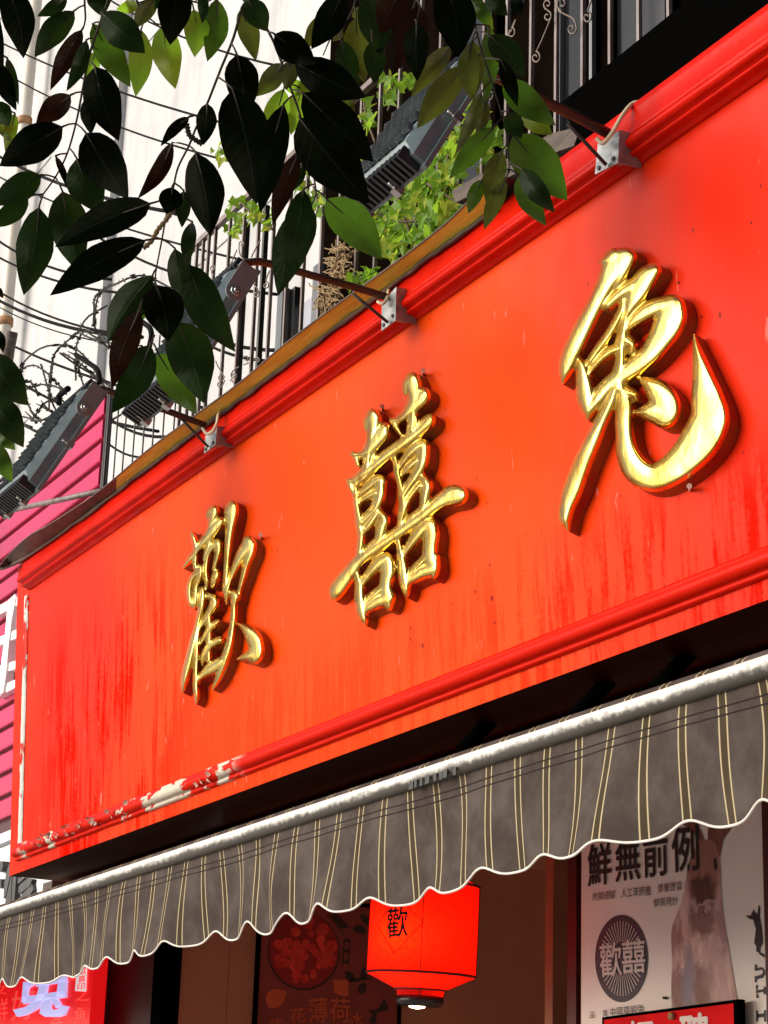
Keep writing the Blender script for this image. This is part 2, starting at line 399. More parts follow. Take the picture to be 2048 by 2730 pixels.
def leafmat(name, col, trans, tw, rough=0.4, spec=.2):
    m = bpy.data.materials.new(name); m.use_nodes = True; k = NT(m)
    t = k.n('ShaderNodeTexCoord'); u, v, w = k.sep(t.outputs['UV'])
    au = k.math('ABSOLUTE', u)
    mid = k.math('SUBTRACT', 1.0, k.ramp(au, 0.02, 0.06))
    vein = k.math('PINGPONG', k.math('SUBTRACT', k.math('MULTIPLY', v, 9.0), k.math('MULTIPLY', au, 1.6)), 0.5)
    vn = k.math('SUBTRACT', 1.0, k.ramp(vein, 0.02, 0.08))
    vm = k.math('MAXIMUM', mid, k.math('MULTIPLY', vn, 0.35))
    n = k.noise(k.coord('Object', (1, 1, 1)), 38, 4)
    c = k.mix(k.ramp(n, 0.3, 0.7), tuple(x * 0.65 for x in col), tuple(x * 1.3 for x in col))
    c = k.mix(k.math('MULTIPLY', vm, 0.5), c, tuple(min(1, x * 2.2 + 0.01) for x in col))
    k.l(c, k.b.inputs['Base Color']); k.b.inputs['Roughness'].default_value = rough; k.b.inputs['Specular IOR Level'].default_value = spec
    tr = k.n('ShaderNodeBsdfTranslucent')
    k.l(k.mix(k.math('MULTIPLY', vm, 0.5), trans, tuple(x * 0.5 for x in trans)), tr.inputs[0])
    mx = k.n('ShaderNodeMixShader'); mx.inputs[0].default_value = tw
    k.l(k.b.outputs[0], mx.inputs[1]); k.l(tr.outputs[0], mx.inputs[2])
    k.l(mx.outputs[0], k.nt.nodes['Material Output'].inputs[0])
    k.bump(k.math('ADD', vm, k.math('MULTIPLY', n, 0.6)), 0.3, 0.002)
    return m
M['K'] = leafmat('silhouette_dark_leaf', (0.003, 0.005, 0.002), (0.006, 0.012, 0.002), 0.06, spec=.01)  # K and D: backlit silhouette shade put into the leaf colour
M['D'] = leafmat('dark_green_leaf', (0.010, 0.022, 0.005), (0.022, 0.055, 0.005), 0.22, spec=.06)
M['G'] = leafmat('mid_green_leaf', (0.035, 0.075, 0.008), (0.10, 0.24, 0.012), 0.4)
M['L'] = leafmat('backlit_light_leaf', (0.09, 0.17, 0.015), (0.30, 0.55, 0.03), 0.6)  # brighter copy: light coming through the blade put into the colour
M['O'] = leafmat('olive_leaf', (0.055, 0.065, 0.012), (0.15, 0.19, 0.02), 0.35)
M['R'] = leafmat('reddish_leaf', (0.016, 0.006, 0.003), (0.04, 0.010, 0.003), 0.2, spec=.06)
M['V'] = leafmat('vine_leaf', (0.13, 0.26, 0.02), (0.35, 0.6, 0.04), 0.45)
M['V2'] = leafmat('yellow_vine_leaf', (0.28, 0.34, 0.03), (0.5, 0.6, 0.06), 0.45)
M['twig'] = mat('thin_dark_twig', (0.03, 0.022, 0.014), 0.8, var=0.3, vscale=30)
M['bark'] = mat('grey_brown_bark', (0.08, 0.06, 0.045), 0.9, var=0.4, vscale=8, bump=0.6, bscale=15)
M['straw'] = mat('dry_straw', (0.30, 0.20, 0.09), 0.9, col2=(0.15, 0.095, 0.045), vscale=30)
M['vinestem'] = mat('brown_vine_stem', (0.09, 0.06, 0.03), 0.8)

# ------------------------------------------------------------------ text as flat print
_gc = {}
def glyphs(body, bold=0.0):
    key = (body, bold)
    if key in _gc: return _gc[key]
    cu = bpy.data.curves.new('text_shape', 'FONT'); cu.body = body; cu.offset = bold; cu.resolution_u = 3
    o = bpy.data.objects.new('text_shape', cu); COL.objects.link(o)
    dg = bpy.context.evaluated_depsgraph_get()
    me = bpy.data.meshes.new_from_object(o.evaluated_get(dg))
    vs = [(v.co.x, v.co.y) for v in me.vertices]; fs = [list(p.vertices) for p in me.polygons]
    bpy.data.objects.remove(o); bpy.data.curves.remove(cu); bpy.data.meshes.remove(me)
    x0, x1 = min(v[0] for v in vs), max(v[0] for v in vs); y0, y1 = min(v[1] for v in vs), max(v[1] for v in vs)
    vs = [((x - x0) / (x1 - x0), (y1 - y) / (y1 - y0)) for x, y in vs]     # 0..1, y down
    _gc[key] = (vs, fs); return _gc[key]
def text_on(body, tl, tr, bl, pl, name, m, parent, bold=0.0, depth=0.0, fat=0.0):
    """lay text into the parallelogram tl-tr-bl (points of the photograph) on the plane pl(x, y)"""
    vs, fs = glyphs(body, bold)
    A, B, D = pl(*tl), pl(*tr), pl(*bl)
    pts = [A + (B - A) * u + (D - A) * v for u, v in vs]
    mb = MB(); mb.add(pts, fs)
    if fat:
        n = (B - A).cross(D - A).normalized()
        if n.dot(A - CAM) > 0: n = -n
        for q, (du, dv) in enumerate(((1, 0), (-1, 0), (0, 1), (0, -1), (.7, .7), (-.7, -.7))):
            mb.add([p + (B - A) * (du * fat) + (D - A) * (dv * fat) + n * (.00012 * (q + 1)) for p in pts], fs)
    if depth:
        n = (B - A).cross(D - A).normalized()
        if n.dot(A - CAM) > 0: n = -n
        k = mb.add([p + n * depth for p in pts], fs)
        cnt = {}
        for f in fs:
            for i in range(len(f)):
                e = (f[i], f[(i + 1) % len(f)]); cnt[e] = 1
        for (a, b) in list(cnt):
            if (b, a) not in cnt:
                mb.f.append([a, b, k + b, k + a]); mb.m.append(0); mb.sm.append(False)
    return mb.build(name, m, parent)
def plane_fn(p0, n, off=0.0):
    n = Vector(n).normalized()
    if n.dot(p0 - CAM) > 0: n = -n
    q = p0 + n * off
    return lambda x, y: onPl(x, y, q, n)

# ================================================================== THE SETTING
g = MB(); g.sheet([[(-60, -40, 0), (40, -40, 0)], [(-60, 40, 0), (40, 40, 0)]])
tag(g.build('ground', M['ground']), kind='structure')

# white building far behind, facing the street
wb = thing('white_building', 'tall white plastered building filling the background behind the cables', 'building', (-20, 7, 0))
b = MB(); b.abox(-45, -7.5, 7, 12, 0, 24); b.build('wall', M['plaster'], wb)
for (x0, y0, x1, y1, wd) in ((250, 20, 55, 900, 1.1),):
    p = onY(x0, y0, 6.9); b = MB(); b.abox(p.x - wd, p.x + wd, 6.9, 7.0 - 0.002, 0, 24); b.build('pilaster', M['pilaster'] if wd < 1 else M['plaster'], wb)
for zz in (10.2, 13.6, 17.0):
    b = MB(); b.abox(-45, -7.5, 6.985, 6.998, zz, zz + 0.05); b.build('joint_strip', M['plaster'], wb)
dp = thing('drain_pipe', 'pale vertical drain pipe with rusty clamp on the white building', 'pipe', onY(17, 840, 6.78))
p = onY(17, 840, 6.78)
b = MB(); b.tube([(p.x, 6.78, 0.0), (p.x, 6.78, 24)], 0.075, 12); b.build('pipe', M['pvc'], dp)
for (px, py) in ((12, 862), (62, 330)):
    q = onY(px, py, 6.78); b = MB(); b.tube([(p.x, 6.78, q.z - .05), (p.x, 6.78, q.z + .05)], 0.092, 12); b.build('clamp', M['rust'], dp)
b = MB(); b.tube([onY(34, 884, 5.2), onY(24, 930, 5.2), onY(4, 1060, 5.2)], [0.05, 0.055, 0.055], 7)
tag(b.build('wooden_pole', M['plank']), 'short grey weathered wooden pole beside the drain pipe at left', 'pole')

# ------------------------------------------------------------------ cables across the white wall
c1 = lambda x, y: (x / 2.37, y / 2.37)
c2 = lambda x, y: (600 + x / 2.37, y / 2.37)
c3 = lambda x, y: (1200 + x / 1.9564, y / 1.9564)
c4 = lambda x, y: (x / 2.37, 650 + y / 2.37)
cab = [((-60, 235), (1700, 850), 'black cable running highest left of the hanging leaves', .011),
       ((115, 510), (1700, 1080), 'black cable running just below the topmost long cable', .010),
       ((640, -35), (1800, 425), 'thin black cable crossing the top of the white wall', .010),
       ((-40, 970), (1150, 1350), 'thick black cable behind the curled twisted leaf', .018),
       ((-40, 1100), (1700, 1680), 'thin black cable under the thick one on the white wall', .010),
       ((-40, 1500), (700, 1765), 'black cable behind the pointed leaf at mid left', .014),
       ((640, 1510), (1750, 1860), 'black cable passing behind the brown railing bars', .013),
       ((-40, 1608), (900, 1860), 'black cable just above the bundled pair of cables', .013),
       ((-40, 1822), (900, 2130), 'upper cable of the crossing pair at left', .012),
       ((-40, 1880), (900, 2130), 'lower thick cable of the crossing pair at left', .018),
       ((-40, 1920), (900, 2185), 'thin grey cable beneath the crossing pair', .007)]
for (a, d, lab, rr) in cab:
    A, D = onY(*c1(*a), 5.9), onY(*c1(*d), 5.9)
    pts = [A.lerp(D, t / 10) - Vector((0, 0, 0.10 * 4 * (t / 10) * (1 - t / 10))) for t in range(11)]
    bb = MB(); bb.tube(pts, rr, 6)
    tag(bb.build('power_cable', M['wire']), lab, 'cable', 'cables strung across the white wall')
for (a, d, lab, rr) in [((-40, 585), (1300, 1040), 'black cable running behind the razor wire coil', .013),
                        ((150, 890), (1000, 1185), 'black cable crossing just above the pink cladding', .014),
                        ((660, 1240), (1000, 1335), 'short cable behind the thin window bars', .010),
                        ((660, 1080), (1100, 1215), 'cable behind the thin window bars, upper one', .013),
                        ((1180, 500), (1800, 670), 'cable seen low behind the brown railing bars', .014),
                        ((1180, 560), (1800, 740), 'lowest cable behind the brown railing bars', .012),
                        ((380, 690), (1000, 960), 'slack cable dropping behind the razor wire', .010)]:
    A, D = onY(*c4(*a), 5.6), onY(*c4(*d), 5.6)
    bb = MB(); bb.tube([A.lerp(D, t / 8) - Vector((0, 0, 0.07 * 4 * (t / 8) * (1 - t / 8))) for t in range(9)], rr, 6)
    tag(bb.build('power_cable', M['wire']), lab, 'cable', 'cables strung across the white wall')

# ------------------------------------------------------------------ razor wire coil
rz = thing('razor_wire', 'tangled coil of rusty razor wire above the pink cladding', 'razor wire', onY(150, 950, 4.6))
loops = [[(115, 840), (150, 750), (250, 665), (360, 640), (470, 660), (560, 740), (620, 830), (690, 900)],
         [(120, 820), (160, 780), (220, 770), (290, 810), (350, 870), (400, 920)],
         [(320, 860), (325, 780), (350, 690), (420, 620), (490, 560), (540, 480), (590, 440), (680, 390)],
         [(480, 860), (480, 720), (490, 620), (540, 550), (620, 570), (670, 610), (700, 660)],
         [(590, 520), (595, 420), (600, 340), (660, 290), (740, 250), (850, 205), (940, 210), (1080, 280)],
         [(310, 1040), (315, 900), (330, 780), (340, 700)],
         [(150, 930), (220, 895), (300, 890), (370, 910), (420, 950)],
         [(40, 1030), (90, 980), (150, 950), (200, 1060), (260, 1120)],
         [(90, 1090), (160, 1095), (240, 1120), (300, 1100)],
         [(500, 560), (560, 590), (640, 620), (690, 660)],
         [(400, 690), (480, 740), (560, 800), (690, 930), (760, 1020)],
         [(670, 1120), (710, 1110), (765, 1080)],
         [(490, 700), (500, 800), (530, 900), (560, 1010)],
         [(700, 260), (640, 300), (610, 380), (600, 520), (640, 600)],
         [(260, 760), (300, 900), (330, 1000), (360, 1060)], [(60, 1010), (120, 900), (190, 870), (250, 960)],
         [(200, 1120), (280, 1010), (380, 980), (440, 1060)]]
for li, lp in enumerate(loops):
    px = catmull([c4(*q) for q in lp], 3.2)
    P3 = [onY(x, y, 4.6 + 0.12 * math.sin(i * 0.13 + li)) for i, (x, y) in enumerate(px)]
    bb = MB(); bb.tube(P3, 0.0075, 5)
    for i in range(2, len(P3) - 1, 4):
        t = (P3[i + 1] - P3[i - 1]).normalized(); a = random.uniform(0, 6.28)
        s1 = t.orthogonal().normalized(); s2 = t.cross(s1); sd = s1 * math.cos(a) + s2 * math.sin(a); nn = t.cross(sd)
        c = P3[i]; L, W = 0.030, 0.017
        pts = [c + t * L + sd * W, c + t * .012, c + t * L - sd * W, c + sd * .006 - t * 0, c - t * L - sd * W, c - t * .012, c - t * L + sd * W]
        bb.add([c + nn * .003, c + t * L + sd * W, c + t * L * .3, c + t * L - sd * W, c - t * L - sd * W, c - t * L * .3, c - t * L + sd * W],
               [(0, 1, 2), (0, 2, 3), (0, 3, 4), (0, 4, 5), (0, 5, 6), (0, 6, 1)])
    bb.build('wire_loop', M['barb'], rz)
spk = MB()
for (a, d) in [((230, 1010), (330, 1060)), ((260, 990), (300, 1050)), ((90, 1110), (200, 1160)), ((110, 1130), (240, 1190)), ((430, 680), (520, 720)), ((160, 1060), (230, 1130)), ((550, 560), (640, 610))]:
    spk = MB(); spk.tube([onY(*c4(*a), 4.6), onY(*c4(*d), 4.6)], [0.004, 0.013], 5); spk.build('spike', M['barb'], rz)
hk = MB(); hk.tube([onY(*c4(*q), 4.3) for q in catmull([(375, 1010), (372, 970), (395, 940), (432, 915)], 8)], 0.022, 7); hk.build('hook_rod', M['wire'], rz); hk = MB()
hk.tube([onY(*c4(*q), 4.3) for q in catmull([(630, 880), (625, 820), (600, 780), (540, 740), (480, 700)], 8)], 0.018, 7); hk.build('hook_rod', M['wire'], rz); hk = MB()
hk.tube([onY(*c4(*q), 4.3) for q in catmull([(945, 650), (958, 580), (945, 530), (895, 490)], 8)], 0.018, 7)
hk.build('hook_rod', M['wire'], rz)

# ------------------------------------------------------------------ pink clad shopfront next door
PY = 3.3
pk = thing('pink_shopfront', 'glossy pink horizontal plank cladding with raised white letter strokes next door', 'shopfront', (-11, PY, 0))
top = onY(276, 1055, PY); xr = onY(270, 1180, PY).x
zt = top.z; zb = onY(10, 2205, PY).z
pit = 0.124
b = MB(); b.abox(-16, xr - .005, PY + 0.03, PY + 0.05, zb - 0.02, zt - 0.005); b.build('backing', M['groove'], pk)
z = zt; k = 0
while z - pit > zb - 0.02:
    b = MB(); z1 = z - pit + 0.024
    prof = [(PY + .03, z1), (PY + .004, z1), (PY, z1 + .006), (PY, z - .008), (PY + .006, z), (PY + .03, z)]
    n = len(prof)
    b.add([(-16, y, zz) for y, zz in prof] + [(xr, y, zz) for y, zz in prof], [[i, (i + 1) % n, n + (i + 1) % n, n + i] for i in range(n)] + [list(range(n))[::-1], [n + i for i in range(n)]])
    b.build('plank', M['pink'], pk, fix=True); z -= pit; k += 1
b = MB(); b.tube([(xr + .02, PY + .02, zb), (xr + .02, PY + .02, zt + .05)], 0.016, 6); b.build('end_post', M['bar_dark'], pk)
b = MB(); b.tube([(-16, PY, zt + .02), (xr + .02, PY, zt + .02)], 0.012, 6); b.build('top_rail', M['bar_dark'], pk)
lz = lambda x, y: (x / 2.5722, 1560 + y / 2.5722)
wl = MB(); fn = plane_fn(Vector((-10, PY - .05, 4)), (0, 1, 0))
for poly in ([(55, 105), (103, 60), (108, 80), (78, 250), (60, 400), (40, 620), (20, 740), (-12, 750), (5, 560), (35, 330)],
             [(-40, 150), (-40, 215), (122, 130), (122, 70)], [(-40, 365), (-40, 425), (116, 355), (118, 295)],
             [(-40, 560), (-40, 620), (108, 565), (110, 510)], [(-40, 705), (-40, 770), (104, 690), (106, 635)],
             [(104, 90), (122, 75), (108, 640), (92, 650)]):
    wk = len(wl.v) * .0003; wl.prism([fn(*lz(*q)) + Vector((0, wk, 0)) for q in poly], (0, 0.045 - wk * .5, 0))
wl.build('letter_stroke', M['white'], pk, fix=True)
# white fascia with charcoal brush letter underneath
wf = thing('white_fascia', 'white fascia panel with charcoal brush strokes below the pink cladding', 'sign', (-10.5, PY, 0))
b = MB(); b.abox(-16, onY(186, 2380, PY).x + 1.2, PY - .02, PY + .2, 2.2, zb - .04); b.build('panel', M['whiteboard'], wf)
b = MB(); zz = onY(10, 2258, PY).z; b.abox(-16, -8.0, PY - .03, PY - .021, zz - .008, zz + .008); b.build('seam', M['wframe'], wf)
bl = MB(); fn = plane_fn(Vector((-10, PY - .06, 3)), (0, 1, 0)); q5 = lambda x, y: (x / 5.53, 2200 + y / 5.53)
for poly in ([(-40, 530), (45, 530), (45, 600), (25, 680), (-40, 690)], [(-40, 790), (10, 790), (10, 920), (-40, 930)],
             [(120, 560), (130, 760), (60, 1080), (35, 1080), (45, 860), (100, 620)], [(150, 750), (130, 1160), (50, 1180), (60, 1040), (120, 750)],
             [(155, 755), (205, 755), (175, 1140), (120, 1150)], [(225, 770), (320, 770), (240, 850), (215, 860)],
             [(355, 775), (425, 790), (390, 890), (235, 1010), (220, 960), (230, 890)], [(410, 850), (430, 950), (380, 1020), (290, 1080), (180, 1120), (260, 1020)],
             [(440, 980), (450, 1030), (350, 1075), (390, 1030)]):
    wk = len(bl.v) * .0003; bl.prism([fn(*q5(*q)) + Vector((0, wk, 0)) for q in poly], (0, 0.05 - wk * .5, 0))
bl.build('brush_letter', M['ink3d'], wf, fix=True)
b = MB(); b.tube([onY(0, 1367, 2.95), onY(150, 1335, 2.95), onY(272, 1308, 2.95)], 0.013, 7)
b2 = onY(0, 1367, 2.95); b.tube([b2, b2 + (b2 - onY(272, 1308, 2.95))], 0.013, 7)
tag(b.build('metal_rod', M['bar']), 'slanting brown metal rod in front of the pink cladding', 'rod')

# ================================================================== THE SHOP SIGN
XL, XR = S0.x, -2.3
sign = thing('shop_sign', 'big red shop sign board with three carved gold characters and peeling mouldings', 'sign', (XL, 2.8, S0.z))
vT = sv(49, 1497, .03)
b = MB(); nx, nz = 90, 22
g_ = [[SP(XL + (XR - XL) * i / nx, vT * j / nz) for i in range(nx + 1)] for j in range(nz + 1)]
b.sheet(g_)
b.build('front_panel', M['board'], sign)
DEP = 0.62
zbm, ztp = S0.z, SP(0, vT).z
b = MB(); e = .004
ytop = SP(0, vT).y
b.add([(XL, S0.y + e, zbm), (XR, S0.y + e, zbm), (XR, S0.y + DEP, zbm), (XL, S0.y + DEP, zbm), (XL, ytop + e, ztp), (XR, ytop + e, ztp), (XR, S0.y + DEP, ztp), (XL, S0.y + DEP, ztp)],
      [(4, 5, 6, 7), (0, 4, 7, 3), (1, 2, 6, 5), (2, 3, 7, 6)])
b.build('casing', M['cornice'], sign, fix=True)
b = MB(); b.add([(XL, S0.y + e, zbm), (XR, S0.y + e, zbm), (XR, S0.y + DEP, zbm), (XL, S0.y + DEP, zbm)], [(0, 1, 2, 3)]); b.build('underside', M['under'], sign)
def moulding(name, prof, m, x0, x1, nseg=1, jit=0.0):
    """profile of (height up the face, stand-off) swept along the sign"""
    bb = MB(); grid = []
    for (v, o) in prof:
        grid.append([SP(x0 + (x1 - x0) * i / nseg, v + random.uniform(-jit, jit), o + random.uniform(-jit, jit)) for i in range(nseg + 1)])
    bb.sheet(grid)
    for s, end in ((0, x0), (1, x1)): bb.poly([SP(end, v, o) for v, o in (prof if s else prof[::-1])])
    return bb.build(name, m, sign)
vr = sv(49.4, 1543, .055); vf = sv(64, 1554, .042); vp = sv(78, 1551, .006)
# cove, round nose, fillet
prof = [(vT + .004, .002), (vT + .004, .032)]
for t in range(1, 7): a = t / 6; prof.append((vT - (vT - vr - .013) * a, .032 + .018 * a ** 2.2))
for t in range(0, 7):
    a = math.pi * (t / 6) ; prof.append((vr + .013 * math.cos(a) - .002, .046 + .012 * math.sin(a)))
prof += [(vr - .018, .034), (vf + .003, .034), (vf + .002, .040), (vf - .003, .041), (vf - .006, .036), (vf - .008, .022), (vf - .011, .014), (vf - .016, .012), (vf - .018, .002)]
moulding('cornice', prof, M['cornice'], onS(50, 1541, .05).x, XR)
v0 = sv(56, 2252, .02); v1_ = sv(78, 2276, .02)
vc = (v0 + v1_) / 2 + .004; hr = (v0 - v1_) / 2 * .82
prof = [(v0 + .012, .002), (v0 + .012, .008), (v0 + .002, .010)]
for t in range(0, 11):
    a = math.pi * (t / 10); prof.append((vc + hr * math.cos(a),   .010 + .024 * math.sin(a)))
prof += [(vc - hr - .003, .013), (vc - hr - .009, .015), (vc - hr - .013, .012), (vc - hr - .016, .002)]
moulding('bottom_moulding', prof, M['roll'], onS(37, 2268, .02).x, XR, 120, 0.0006)
xs = onS(70, 1700).x
moulding('side_trim', [(0, 0)] * 2, M['trim'], 0, 0.001) if False else None
b = MB(); xa, xb = onS(62, 1600, .012).x, onS(70, 1600, .012).x
nn = 60; ga = []
for (xx, oo) in ((xa, .002), (xa + .004, .008), (xa + .02, .010), (xb - .012, .008), (xb, .006), (xb + .003, .002)):
    ga.append([SP(xx + random.uniform(-.002, .002), v0 + .014 + (vf - .036 - v0 - .014) * j / nn, oo) for j in range(nn + 1)])
b.sheet(ga); b.build('side_trim', M['trim'], sign)
b = MB()
for i in range(34):
    x = random.choice([random.uniform(-8.4, -6.4), random.uniform(-8.2, -7.2)]); v = vc + hr * random.uniform(-.9, 1.0)
    c = SP(x, v, .036 if abs(v - vc) < hr * .5 else .028); L, W = random.uniform(.012, .04), random.uniform(.006, .014); a = random.uniform(-.5, .5)
    tx = Vector((math.cos(a), 0, math.sin(a))); ty = Vector((-math.sin(a), 0, math.cos(a)))
    gr = [[c + tx * L * (q - .5) + ty * W * (s - .5) + SN * (.012 * (s * s) + random.uniform(0, .004)) for q in (0, .4, 1)] for s in (0, .5, 1)]
    b.sheet(gr)
fl = b.build('paint_flake', M['flake'], sign); fl['kind'] = 'stuff'

# ---- carved gold characters; strokes are centre lines with widths
H1, H2 = 0.031, 0.018
import numpy as np
def character(strokes, conv, label, step=5.0, k=7.0):
    """union of brush strokes as a smooth field; carved front with a ridge, straight sides back to the board"""
    allp = [p for st in strokes for p in st]
    x0, x1 = min(p[0] for p in allp) - 190, max(p[0] for p in allp) + 190
    y0, y1 = min(p[1] for p in allp) - 190, max(p[1] for p in allp) + 190
    nx, ny = int((x1 - x0) / step) + 1, int((y1 - y0) / step) + 1
    gx, gy = x0 + np.arange(nx) * step, y0 + np.arange(ny) * step
    acc = np.zeros((ny, nx)); 
    for st in strokes:
        sp = np.array(catmull(st, 7)); sp[:, 2] = np.where(sp[:, 2] > 14, sp[:, 2] * 1.06 + 3, np.maximum(sp[:, 2], 3)) / 2
        m = sp[:, 2].max() + 45
        ia, ib = max(0, int((sp[:, 0].min() - m - x0) / step)), min(nx, int((sp[:, 0].max() + m - x0) / step) + 2)
        ja, jb = max(0, int((sp[:, 1].min() - m - y0) / step)), min(ny, int((sp[:, 1].max() + m - y0) / step) + 2)
        X, Y = gx[None, ia:ib], gy[ja:jb, None]
        f = np.full((jb - ja, ib - ia), 1e3)
        for (px, py, r) in sp: np.minimum(f, np.sqrt((X - px) ** 2 + (Y - py) ** 2) - r, out=f)
        acc[ja:jb, ia:ib] += np.exp(-np.clip(f, -180, 300) / k)
    Fd = -k * np.log(acc + 1e-18)
    d = np.clip(-Fd, 0, None)
    hgt = .72 * (1 - (1 - np.clip(d / 44.0, 0, 1)) ** 1.7) + .28 * (1 - (1 - np.clip(d / 130.0, 0, 1)) ** 2)
    for _ in range(2):
        hgt = (hgt + np.roll(hgt, 1, 0) + np.roll(hgt, -1, 0) + np.roll(hgt, 1, 1) + np.roll(hgt, -1, 1)) / 5
    ins = Fd < 0
    mb = MB(); vid = {}; 
    sk = -SN * (H1 - .001) - SU * 0.010
    def corner(j, i):
        q = (j, i)
        if q not in vid:
            p = onS(*conv(gx[i], gy[j]), H1 + H2 * float(hgt[j, i])); vid[q] = len(mb.v); mb.v.append(p)
        return vid[q]
    def cross(a, b):
        q = (a, b) if a < b else (b, a)
        if q not in vid:
            fa, fb = Fd[q[0]], Fd[q[1]]; t = fa / (fa - fb)
            vx = gx[q[0][1]] + (gx[q[1][1]] - gx[q[0][1]]) * t; vy = gy[q[0][0]] + (gy[q[1][0]] - gy[q[0][0]]) * t
            vid[q] = len(mb.v); mb.v.append(onS(*conv(vx, vy), H1))
        return vid[q]
    rimseg = []
    cells = np.argwhere(ins[:-1, :-1] | ins[1:, :-1] | ins[:-1, 1:] | ins[1:, 1:])
    for j, i in cells:
        j, i = int(j), int(i)
        cs = [(j, i), (j, i + 1), (j + 1, i + 1), (j + 1, i)]; fc = []; cr = []
        for q in range(4):
            a, b = cs[q], cs[(q + 1) % 4]
            if ins[a]: fc.append(corner(*a))
            if ins[a] != ins[b]:
                v = cross(a, b); fc.append(v); cr.append((v, bool(ins[a])))
        if len(fc) > 2: mb.f.append(fc[::-1]); mb.m.append(0); mb.sm.append(True)
        for q in range(len(cr)):
            if cr[q][1]: rimseg.append((cr[q][0], cr[(q + 1) % len(cr)][0]))
    top, mid_, bot = {}, {}, {}
    for a, b in rimseg:
        for v in (a, b):
            if v not in top:
                p = mb.v[v]
                top[v] = len(mb.v); mb.v.append(p.copy()); mid_[v] = len(mb.v); mb.v.append(p - SN * .0015 - SU * .0003); bot[v] = len(mb.v); mb.v.append(p + sk)
        mb.f.append([top[a], top[b], mid_[b], mid_[a]]); mb.m.append(0); mb.sm.append(True)
        mb.f.append([mid_[a], mid_[b], bot[b], bot[a]]); mb.m.append(1); mb.sm.append(True)
    o = mb.build('gold_character', [M['gold'], M['gold_side']], sign)
    o['label'] = label
    return o
T3 = lambda x, y: (1460 + x / 2.698, 620 + y / 2.698)
T2 = lambda x, y: (860 + x / 2.989, 960 + y / 2.989)
T1 = lambda x, y: (440 + x / 3.6875, 1300 + y / 3.6875)
rabbit = [
 [(590,165,70),(550,185,150),(480,260,180),(420,370,135),(330,540,125),(240,720,130),(165,880,130),(128,990,95),(108,1090,8)],
 [(480,175,120),(420,205,80),(362,218,6)],
 [(595,175,80),(555,265,85),(505,365,55),(482,398,18)],
 [(765,272,100),(705,330,150),(645,430,150),(595,530,100),(562,610,60)],
 [(610,390,110),(520,440,95),(430,520,85)],
 [(545,470,30),(530,570,55),(450,720,65),(370,830,60),(300,930,50),(270,965,30)],
 [(215,905,12),(245,960,80),(265,1080,115),(278,1200,125),(290,1290,65),(290,1352,6)],
 [(570,690,60),(650,610,110),(760,545,125),(870,515,110),(920,520,80)],
 [(905,530,160),(890,600,205),(860,680,200),(810,770,170),(740,870,145),(640,955,140),(550,1020,125),(440,1100,110),(360,1190,110),(292,1275,90)],
 [(560,630,70),(545,720,75),(530,800,85),(530,900,75),(520,1000,95),(500,1110,110)],
 [(560,775,100),(605,805,75),(605,865,40)],
 [(300,1010,45),(360,930,70),(430,870,75),(490,840,75),(535,825,55)],
 [(480,1130,75),(450,1220,88),(390,1350,92),(320,1500,112),(250,1660,122),(180,1850,130),(140,1960,112),(125,2060,85),(150,2145,10)],
 [(530,1130,90),(556,1230,120),(550,1350,122),(556,1480,128),(580,1600,155),(650,1715,190),(760,1762,190),(880,1715,205),(1000,1615,235),(1105,1480,270),(1165,1340,262),(1152,1210,225),(1125,1070,160),(1095,920,92),(1070,820,46),(1052,728,5)],
 [(570,1150,90),(620,1165,60),(640,1205,25)],
 [(655,1045,8),(730,1088,90),(800,1150,165),(845,1230,200),(845,1300,190),(825,1345,110)],
 [(610,1296,6),(690,1292,75),(770,1290,150),(840,1300,170)]]
